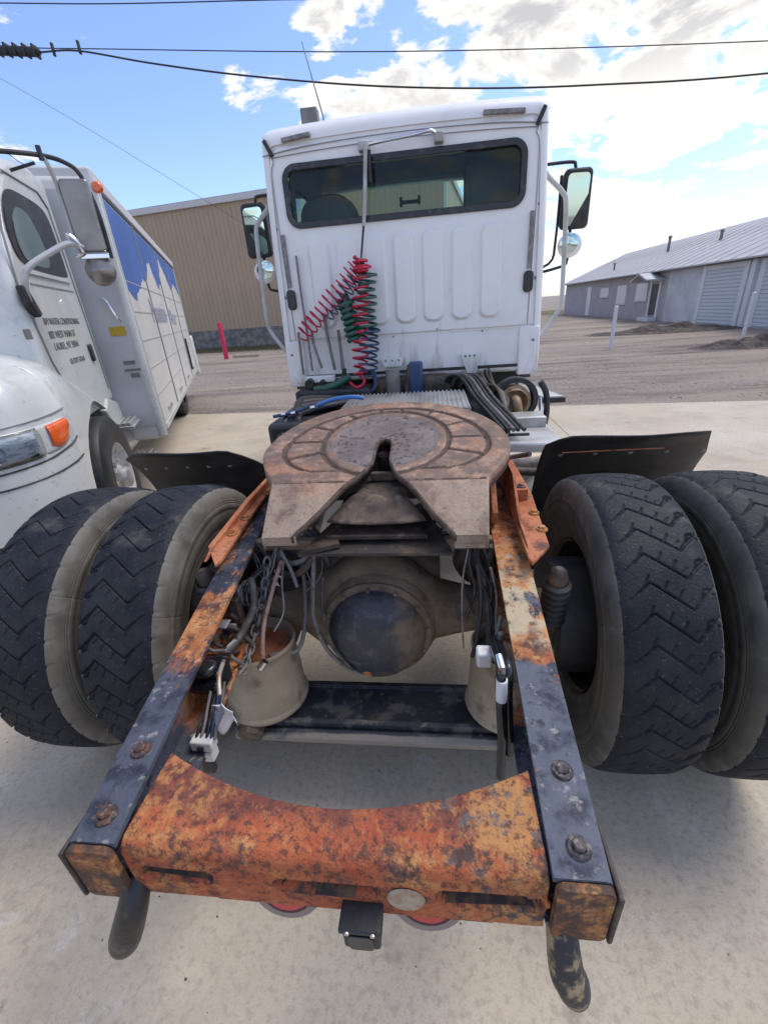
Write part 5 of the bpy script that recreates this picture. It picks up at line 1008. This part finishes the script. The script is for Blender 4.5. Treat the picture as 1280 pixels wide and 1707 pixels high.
# ---- hose tender: rail, spring rod and the coiled lines
b = MB(); b.tube(smooth_path([(-.235, 3.24, 2.605), (-.10, 3.22, 2.612), (.10, 3.22, 2.625), (.20, 3.22, 2.635), (.25, 3.24, 2.61)], 6), .010, 12); b.build('tender_rail', M['chrome'], tk)
MB().box(-.275, -.205, 3.22, 3.29, 2.575, 2.63).build('rail_bracket', M['alu_w'], tk, bevel=.008); MB().box(.225, .285, 3.22, 3.29, 2.575, 2.63).build('rail_bracket', M['alu_w'], tk, bevel=.008)
b = MB(); b.tube([(-.222, 3.21, 2.60), (-.245, 3.20, 2.35), (-.27, 3.19, 2.15)], [.014, .014, .012], 12); b.build('tender_rod', M['alu_w'], tk)
b = MB(); b.tube([(-.20, 3.21, 2.57), (-.205, 3.205, 2.40)], .010, 8); b.build('tender_spring', M['black'], tk)
b = MB(); b.tube([(-.268, 3.19, 2.17), (-.305, 3.17, 1.95)], [.008, .007], 8); b.build('tender_cord', M['black'], tk)
MB().cyl((-.306, 3.17, 1.96), (-.308, 3.17, 1.92), .014, n=10).build('cord_end', M['alu_w'], tk)
def hcoil(p0, p1, r, turns, wr, m, lb=None, **k): return MB().tube(coil(p0, p1, r, turns, wr, **k), wr, 6).build('coiled_hose', m, tk, smooth=70, label=lb)
hcoil((-.335, 3.13, 1.90), (-.815, 3.17, 1.475), .060, 13, .0062, M['redhose'], 'red coiled air hose stretched down to the left', phase=.6)
hcoil((-.34, 3.15, 1.86), (-.60, 3.17, 1.60), .055, 8, .0052, M['bluehose'], 'dark blue coiled hose behind the red one', phase=2)
hcoil((-.295, 3.12, 1.93), (-.375, 3.12, 1.17), .058, 13, .0085, M['redhose'], 'red coiled hose hanging straight down', phase=1, taper=.9)
hcoil((-.27, 3.15, 1.88), (-.30, 3.15, 1.46), .066, 9, .0085, M['greenhose'], 'green coiled hose hanging beside the red one')
hcoil((-.27, 3.14, 1.50), (-.32, 3.14, 1.14), .066, 8, .0080, M['bluehose'], 'blue coiled hose at the bottom of the hanging bundle', phase=2)
hcoil((-.44, 3.14, 1.70), (-.40, 3.14, 1.42), .045, 7, .018, M['greenhose'], 'thick green coupling bunch', phase=1)
hcoil((-.30, 3.13, 1.96), (-.31, 3.13, 1.87), .045, 3, .010, M['redhose'])
MB().tube(smooth_path([(-.38, 3.1, 1.20), (-.34, 3.08, 1.12), (-.40, 3.08, 1.08), (-.46, 3.1, 1.12)], 6), .012, 8).build('air_hose', M['redhose'], tk); MB().tube(smooth_path([(-.28, 3.14, 1.2), (-.26, 3.12, 1.08), (-.34, 3.1, 1.02), (-.42, 3.1, 1.05)], 6), .016, 8).build('air_hose', M['bluehose'], tk)
b = MB(); b.tube([(-.435, 3.12, 1.74), (-.43, 3.11, 1.66), (-.425, 3.11, 1.60)], [.014, .028, .02], 12); b.build('coupling', M['black'], tk)
b = MB(); b.tube([(-.30, 3.15, 1.95), (-.285, 3.15, 1.86)], .016, 10); b.build('coupling', M['black'], tk)
MB().tube(smooth_path([(-.52, 3.16, 1.5), (-.515, 3.16, 1.3), (-.50, 3.14, 1.15)], 5), .012, 8).build('air_hose', M['hosegrey'], tk)

# ================================================================== the box truck on the left (local x = outwards to the right, y = rearwards)
AW = 0.4263; nv = Vector((math.cos(AW), math.sin(AW), 0)); dvv = Vector((-math.sin(AW), math.cos(AW), 0)); OX, OY = -2.05, 6.0
wt = thing('box_truck', 'white delivery truck with blue topped side doors parked on the left', 'truck', tuple(nv * OX + dvv * OY), AW)
def L_(n, s, z): return (n - OX, s - OY, z)
class WB(MB):
    def build(s, name, m, parent=None, **k):
        s.v = [L_(*p) for p in s.v]; return MB.build(s, name, m, parent or wt, **k)
# body
NS = -.80
b = WB(); b.box(-3.3, NS, 4.58, 11.35, .55, 2.80); body = b.build('box_body', M['cream'], wt, bevel=.05, seg=4)
b = WB(); b.box(-3.32, NS + .02, 4.60, 11.45, 2.74, 2.86); b.build('roof_rail', M['tantrim'], wt, bevel=.02)
b = WB(); b.box(-3.25, NS - .03, 4.562, 4.578, .70, 2.70); b.build('front_panel', mk('shaded_front_white', (0.52,0.54,0.56), [dict(c=(.44,.45,.46), s=2, t=.55, w=.15)], rough=.5), wt, smooth=0, bevel=.004)  # box front tinted bluish grey, its shade put into the colour
b = WB(); b.cyl((NS - .005, 4.60, .58), (NS - .005, 4.60, 2.78), .045, n=20); b.build('corner_post', M['hoodwhite'], wt)
seams = [4.78, 6.30, 7.95, 9.60, 11.2]
jag = [(4.78, 1.98), (5.09, 1.86), (5.21, 1.84), (5.45, 2.0), (5.7, 1.98), (6.01, 2.16), (6.30, 2.12), (6.42, 2.18), (6.8, 2.34), (7.11, 2.44), (7.27, 2.27), (7.52, 2.12), (7.95, 2.24), (8.2, 2.40), (8.45, 2.62), (8.85, 2.44), (9.24, 2.30), (9.60, 2.20), (10.1, 2.36), (10.7, 2.30), (11.08, 2.19), (11.2, 2.12)]
rnd = random.Random(5)
def jz(s):
    return float(np.interp(s, [p[0] for p in jag], [p[1] for p in jag]))
for k in range(4):
    s0, s1 = seams[k] + .02, seams[k + 1] - .02
    b = WB(); b.box(NS + .001, NS + .012, s0, s1, .66, 2.70); dr = b.build('side_door', M['cream'], wt, smooth=0, bevel=.004)
    pts = [(s0 + .02, 2.68)] ; n = 14
    low = []
    for i in range(n + 1):
        s = s0 + .02 + (s1 - s0 - .04) * i / n; low.append((s, jz(s) + rnd.uniform(-.035, .035)))
    poly = [(s1 - .02, 2.68), (s0 + .02, 2.68)] + low
    b = WB(); b.prism(poly, 'x', NS + .013, NS + .016); b.build('blue_print', M['blue'], dr, smooth=0)
    for z in (.95, 1.22, 1.49, 1.76, 2.03): 
        b = WB(); b.box(NS + .0125, NS + .0175, s0 + .01, s1 - .01, z, z + .009); b.build('door_slat_joint', M['jointlight'], dr, smooth=0)
    b = WB(); b.box(NS + .014, NS + .035, s0 + .5, s0 + .8, .72, .76); b.build('door_handle', M['chrome'], dr, bevel=.004)
for s in seams: 
    b = WB(); b.box(NS + .002, NS + .024, s - .014, s + .014, .60, 2.72); b.build('door_pillar', M['seam'] if s not in (seams[0], seams[-1]) else M['hoodwhite'], wt, smooth=0, bevel=.006)
b = WB(); b.box(NS + .003, NS + .03, 4.8, 11.2, .60, .655); b.build('lower_rail', M['hoodwhite'], wt, smooth=0, bevel=.004)
b = WB(); b.box(NS + .003, NS + .022, 4.8, 11.2, 2.70, 2.735); b.build('door_track', M['black'], wt, smooth=0)
b = WB(); b.box(-3.2, NS + .05, 11.36, 11.75, .50, 1.35); b.build('rear_bumper', M['cream'], wt, bevel=.03); b = WB(); b.box(-3.2, NS - .05, 11.36, 11.5, 1.35, 2.75); b.build('rear_frame', M['grey'], wt, smooth=0)
b = WB(); b.box(NS + .016, NS + .05, 9.75, 9.80, .75, 1.35); b.build('grab_rail', M['black'], wt, bevel=.01)
# faded script on the doors
for i, t_ in enumerate((('Mountain', .40, 6.05, 1.66), ('Water', .34, 8.1, 1.62))):
    q = text(t_[0], t_[1], M['bluefaded'], 'faded_lettering', wt, L_(NS + .0185, t_[2], t_[3]), (R(90), 0, R(90)))
# marker lamp, stickers, grab hook on the front face
b = WB(); b.lathe([(0, .03), (.03, .028), (.042, .015), (.045, 0)], (-.755, 4.56, 2.705), (0, -1, 0), 20); b.build('marker_lamp', M['orange'], wt)
b = WB(); b.box(-.995, -.86, 4.556, 4.561, 1.56, 1.64); b.build('warning_sticker', M['yellow'], wt, smooth=0)
for (x0, x1, z0, z1) in ((-.96, -.86, 1.30, 1.335), (-.97, -.83, 1.24, 1.26), (-.93, -.85, 1.18, 1.22)): 
    b = WB(); b.box(x0, x1, 4.556, 4.5605, z0, z1); b.build('small_print', M['sticker'], wt, smooth=0)
b = WB(); b.tube(smooth_path([(-.96, 4.53, 1.88), (-.93, 4.51, 1.84), (-.90, 4.51, 1.74), (-.875, 4.53, 1.68)], 4), .012, 8); b.build('grab_handle', M['chrome'], wt)
# cab
CN = -1.12
cabp = [(3.10, 1.10), (3.10, 1.95), (3.26, 2.20), (3.48, 2.52), (3.70, 2.68), (4.10, 2.76), (4.50, 2.74), (4.50, 1.0), (3.3, 1.0)]
b = WB(); b.prism(cabp, 'x', -2.98, CN); cb2 = b.build('cab', M['hoodwhite'], wt, bevel=.045, seg=4)
win = [(3.34, 2.02), (3.26, 2.16), (3.38, 2.38), (3.50, 2.47), (3.66, 2.495), (4.16, 2.50), (4.27, 2.42), (4.28, 2.06), (4.25, 2.02)]
def rnd2(P, n=5):
    Q = [Vector((p[0], p[1], 0)) for p in P]; m = len(Q); o_ = []
    for i in range(m):
        a, b_, c = Q[i - 1], Q[i], Q[(i + 1) % m]; p0 = b_.lerp(a, .45); p1 = b_.lerp(c, .45)
        for k in range(n + 1): t = k / n; q = p0 * (1 - t) ** 2 + b_ * 2 * t * (1 - t) + p1 * t * t; o_.append((q.x, q.y))
    return o_
win = rnd2(win)
b = WB(); b.prism(win, 'x', CN + .002, CN + .008); b.build('window_opening', M['blackgloss'], cb2, smooth=0)
win2 = [(3.42, 2.05), (3.36, 2.16), (3.46, 2.33), (3.60, 2.40), (3.78, 2.38), (3.88, 2.25), (3.92, 2.05)]
win2 = rnd2(win2)
b = WB(); b.prism(win2, 'x', CN + .009, CN + .012); b.build('side_window', mk('green_tinted_pane', (0.12, 0.17, 0.17), rough=.05, spec=.8), cb2, smooth=0)
b = WB(); b.tube([(CN + .004, *p) for p in [(3.32, 1.28), (3.22, 1.46), (3.13, 1.92), (3.20, 2.20), (3.40, 2.50), (3.56, 2.58), (4.20, 2.60), (4.35, 2.52), (4.37, 2.1), (4.40, 1.5), (4.40, 1.12)]], .007, 6); b.build('door_seam', M['seam'], cb2)
b = WB(); b.box(CN + .002, CN + .016, 3.34, 4.26, 1.985, 2.012); b.build('window_sill', M['hoodwhite'], cb2, smooth=0, bevel=.004)
b = WB(); b.box(CN + .002, CN + .006, 3.36, 4.30, 1.925, 1.932); b.build('door_crease', M['seam'], cb2, smooth=0)
b = WB(); b.prism(rrect(4.17, 4.25, 1.38, 1.52, .02), 'x', CN + .002, CN + .02); b.build('door_handle', M['blackgloss'], cb2, bevel=.005)
b = WB(); b.prism([(3.07, 1.90), (3.13, 1.90), (3.23, 1.74), (3.18, 1.72), (3.08, 1.80)], 'x', CN + .002, CN + .05); b.build('mirror_base', M['black'], cb2, bevel=.01)
wsc = [(3.02, 1.62), (3.08, 1.64), (3.52, 2.56), (3.47, 2.56)]
b = WB(); b.prism([(3.12, 1.66), (3.10, 1.97), (3.42, 2.45), (3.55, 2.45), (3.3, 1.70)], 'x', -2.8, CN - .3); b.build('windscreen', M['blackgloss'], cb2, smooth=0)
for body_, size, s, z in (('RM WATER CONDITIONING', .064, 3.345, 1.680), ('802 WEST MAIN ST', .070, 3.36, 1.592), ('LAUREL, MT 59044', .070, 3.38, 1.515), ('US DOT 572645', .056, 3.60, 1.405)):
    text(body_, size, M['printtext'], 'door_lettering', cb2, L_(CN + .0025, s, z), (R(90), 0, R(90)), .001)
b = WB(); b.prism(rrect(2.98, 3.06, 1.60, 1.66, .01), 'x', CN - .012, CN + .002); b.build('side_badge', M['sticker'], cb2, smooth=0)
# hood and fender: plan-view path round the corner, rising and folding inwards to the hood top
HP = [(-2.6, 2.25), (-2.05, 2.24), (-1.70, 2.255), (-1.45, 2.288), (-1.34, 2.315), (-1.24, 2.365), (-1.155, 2.435), (-1.095, 2.52), (-1.055, 2.62), (-1.03, 2.72), (-1.020, 2.76), (-1.013, 2.80), (-1.010, 2.83)]
AC, AR = (3.52, .53), .60
for a in np.linspace(168, 52, 14): HP.append((-1.010 - .02 * max(0, (3.52 + AR * math.cos(R(a)) - 3.3)), AC[0] + .70 * math.cos(R(a))))
zlow_ = [.56] * 13 + [AC[1] + AR * math.sin(R(a)) for a in np.linspace(168, 52, 14)]
def inset_f(z): return float(np.interp(z, [1.13, 1.18, 1.25, 1.32, 1.39, 1.45, 1.50, 1.54, 1.58, 1.61], [0, .006, .02, .045, .085, .15, .25, .42, .75, 1.25]))
rows = []; NR = 26
for k, (n_, s_) in enumerate(HP):
    p0 = Vector(HP[max(k - 1, 0)]); p1 = Vector(HP[min(k + 1, len(HP) - 1)]); d = (p1 - p0).normalized(); inw = Vector((-d.y, d.x))
    dzs = .42 * max(0, s_ - 3.10); row = []
    zt = 1.605 - dzs
    for i in range(NR + 1):
        t = i / NR; z = zlow_[k] + (zt - zlow_[k]) * (1 - (1 - t) ** 1.35)
        q = Vector((n_, s_)) + inw * inset_f(z + dzs) * (1.0 if k < 14 else .8)
        row.append((q.x, q.y, z))
    if k >= 12: row = [(n_ - .10, s_, zlow_[k] + .0)] + row
    else: row = [(row[0][0] + inw.x * .05, row[0][1] + inw.y * .05, .56)] + row
    rows.append(row)
b = WB(); b.grid(rows); hd = b.build('hood', M['hoodwhite'], wt, smooth=50)
b = WB(); b.box(-2.9, -1.30, 2.45, 3.3, .95, 1.50); b.build('engine_bay', M['hoodwhite'], wt, bevel=.1, seg=4)
def wrapn(i_, z, off):
    P = [Vector(p) for p in HP[:13]]; i = min(int(i_), 11); f = i_ - i; p = P[i].lerp(P[i + 1], f); d = (P[i + 1] - P[i]).normalized(); return (p.x + d.y * off, p.y - d.x * off, z)
for zs in ((.945, .945, .95, .955, .965, .985, 1.0, 1.02), (.865, .865, .865, .868, .872, .88, .89, .90)):
    b = WB(); b.tube(smooth_path([wrapn(1 + 11 * k / 7, zs[k], .001) for k in range(8)], 4), .006, 6); b.build('bumper_seam', M['black'], wt)
b = WB(); b.tube(smooth_path([wrapn(1 + 10 * k / 7, 1.165 + .006 * k, -.004) for k in range(8)], 4), .004, 6); b.build('hood_seam', M['seam'], wt)
# headlamp wraps the fender corner
def wrap(u, z, off=.012): return wrapn(2.0 + 9.3 * u, z, off)
def lamp(u0, u1, zlo, zhi, m, name, off, par=None):
    rows = []
    for i in range(13):
        u = u0 + (u1 - u0) * i / 12; t = i / 12; a, c = zlo(t), zhi(t); rows.append([wrap(u, a + (c - a) * k / 8, off * (1 - .8 * (2 * k / 8 - 1) ** 4)) for k in range(9)])
    return WB().grid(rows).build(name, m, par or wt, solid=.004)
hb = lamp(.0, .86, lambda t: .958 + .045 * t + .04 * max(0, t - .8) * 5, lambda t: 1.150 + .01 * t, M['hoodwhite'], 'lamp_surround', .006)
lamp(.02, .52, lambda t: .980 + .015 * t, lambda t: 1.135 + .008 * t, M['lampwhite'], 'reflector', .009, hb)
b = WB(); b.lathe([(0, .0), (.03, .004), (.048, .02)], wrap(.30, 1.06, .010), (0.75, -.66, 0), 20); b.build('headlamp_bulb', M['alu_w'], hb)
lamp(.02, .53, lambda t: .972 + .012 * t, lambda t: 1.145 + .008 * t, M['glassc'], 'headlamp_lens', .028, hb)
lamp(.60, .84, lambda t: 1.025 - .032 * math.sin(min(1, t * 1.15) * 3.14) + .06 * t * t, lambda t: 1.147 + .010 * t, M['orange'], 'turn_lamp', .022, hb)
# front wheel
b = WB(); b.lathe([(.28, .12), (.37, .135), (.45, .13), (.49, .11), (.505, .08), (.508, 0), (.505, -.08), (.49, -.12), (.30, -.13)], (-1.12, 3.52, .508), (1, 0, 0), 56); tw = b.build('front_tyre', M['black'], wt)
b = WB(); b.lathe([(.285, .125), (.275, .118), (.265, .09), (.235, .055), (.19, .045), (.15, .06), (.13, .075)], (-1.12, 3.52, .508), (1, 0, 0), 48); rm = b.build('rim', M['whiteplastic'], tw)
b = WB(); b.lathe([(.12, .05), (.115, .10), (.09, .12), (.085, .155), (.06, .17), (0, .175)], (-1.12, 3.52, .508), (1, 0, 0), 32); b.build('hub', M['alu'], tw)
for k in range(10):
    a = 2 * math.pi * k / 10; b = WB(); b.cyl((-1.055, 3.52 + .145 * math.cos(a), .508 + .145 * math.sin(a)), (-1.015, 3.52 + .145 * math.cos(a), .508 + .145 * math.sin(a)), .016, n=6); b.build('wheel_nut', M['alu'], tw, smooth=0)
    if k % 2 == 0:
        a += .3; b = WB(); b.lathe([(0, .004), (.024, .004), (.026, 0)], (-1.072, 3.52 + .208 * math.cos(a), .508 + .208 * math.sin(a)), (1, 0, 0), 16); b.build('hand_hole', M['black'], tw)
b = WB(); b.box(-2.95, -1.30, 2.95, 4.3, .35, 1.15); b.build('wheel_well', M['black'], wt, smooth=0)
b = WB(); b.lathe([(.28, .12), (.44, .13), (.50, .10), (.50, -.40), (.28, -.42)], (-1.10, 9.0, .50), (1, 0, 0), 40); b.build('rear_tyre', M['black'], wt)
b = WB(); b.box(-2.7, -1.4, 4.4, 11.2, .45, .75); b.build('chassis', M['black'], wt, smooth=0)
# side skirt from the arch to the box, steps and tank
b = WB(); b.prism([(4.02, .98), (4.20, 1.06), (4.50, .98), (4.62, .60), (4.52, .50), (4.28, .52), (4.18, .78)], 'x', -1.16, -1.10); b.build('cab_skirt', M['hoodwhite'], wt, bevel=.015)
for s0, z0, nn in ((4.15, .80, -.98), (4.32, .42, -.96)):
    q = None
    for k in range(4):
        b = WB(); b.box(nn - .16 + k * .045, nn - .13 + k * .045, s0, s0 + .36, z0, z0 + .03); q2 = b.build('tread_bar', M['alu'], q or wt, bevel=.004) if q else None
        if q is None:
            b = WB(); b.box(nn - .17, nn + .03, s0 - .01, s0 + .37, z0 - .025, z0 - .002); q = b.build('step', M['alu'], wt, bevel=.006)
            b = WB(); b.box(nn - .16, nn - .13, s0, s0 + .36, z0, z0 + .03); b.build('tread_bar', M['alu'], q, bevel=.004)
b = WB(); b.cyl((-1.22, 4.18, .62), (-1.22, 4.9, .62), .17, n=28); b.build('step_tank', M['alu'], wt)
# mirrors on the door
b = WB(); b.tube(smooth_path([(CN + .03, 3.12, 1.80), (CN + .05, 3.10, 1.90), (-1.03, 3.12, 1.99), (-.90, 3.20, 2.08), (-.80, 3.26, 2.13), (-.74, 3.30, 2.11)], 4), .019, 10); b.build('mirror_arm', M['alu_w'], wt)
b = WB(); b.tube(smooth_path([(-1.12, 3.12, 2.56), (-.95, 3.20, 2.575), (-.80, 3.30, 2.585), (-.70, 3.33, 2.56), (-.64, 3.34, 2.50), (-.60, 3.34, 2.30), (-.60, 3.34, 2.05)], 5), .013, 10); b.build('mirror_loop', M['black'], wt)
b = WB(); b.tube(smooth_path([(-.80, 3.30, 2.585), (-.78, 3.32, 2.45), (-.78, 3.33, 2.2), (-.77, 3.32, 2.06)], 5), .012, 10); b.build('mirror_loop', M['alu_w'], wt)
b = WB(); b.tube([(-.98, 3.25, 2.50), (-.85, 3.28, 2.545)], .009, 8); b.build('mirror_brace', M['black'], wt); b = WB(); b.cyl((-.81, 3.29, 2.56), (-.81, 3.29, 2.63), .014, n=10); b.build('loop_clip', M['black'], wt)
b = WB(); b.prism(rrect(-.765, -.605, 2.085, 2.475, .02), 'y', 3.29, 3.35); wm = b.build('mirror_head', M['mirrorback'], wt, bevel=.012)
b = WB(); b.prism(rrect(-.765, -.60, 2.045, 2.075, .005), 'y', 3.285, 3.355); b.build('mirror_clamp', M['chrome'], wm, bevel=.004)
b = WB(); b.lathe([(0, 0), (.05, .01), (.085, .035), (.092, .06), (0, .065)], (-.685, 3.275, 1.98), (0, 1, 0), 28); b.build('convex_mirror', M['mirrorback'], wm)
b = WB(); b.tube(smooth_path([(-.79, 3.28, 2.13), (-.80, 3.26, 2.18), (-.76, 3.26, 2.15), (-.74, 3.27, 2.08), (-.79, 3.28, 2.06)], 4), .010, 8); b.build('arm_clamp', M['chrome'], wm)
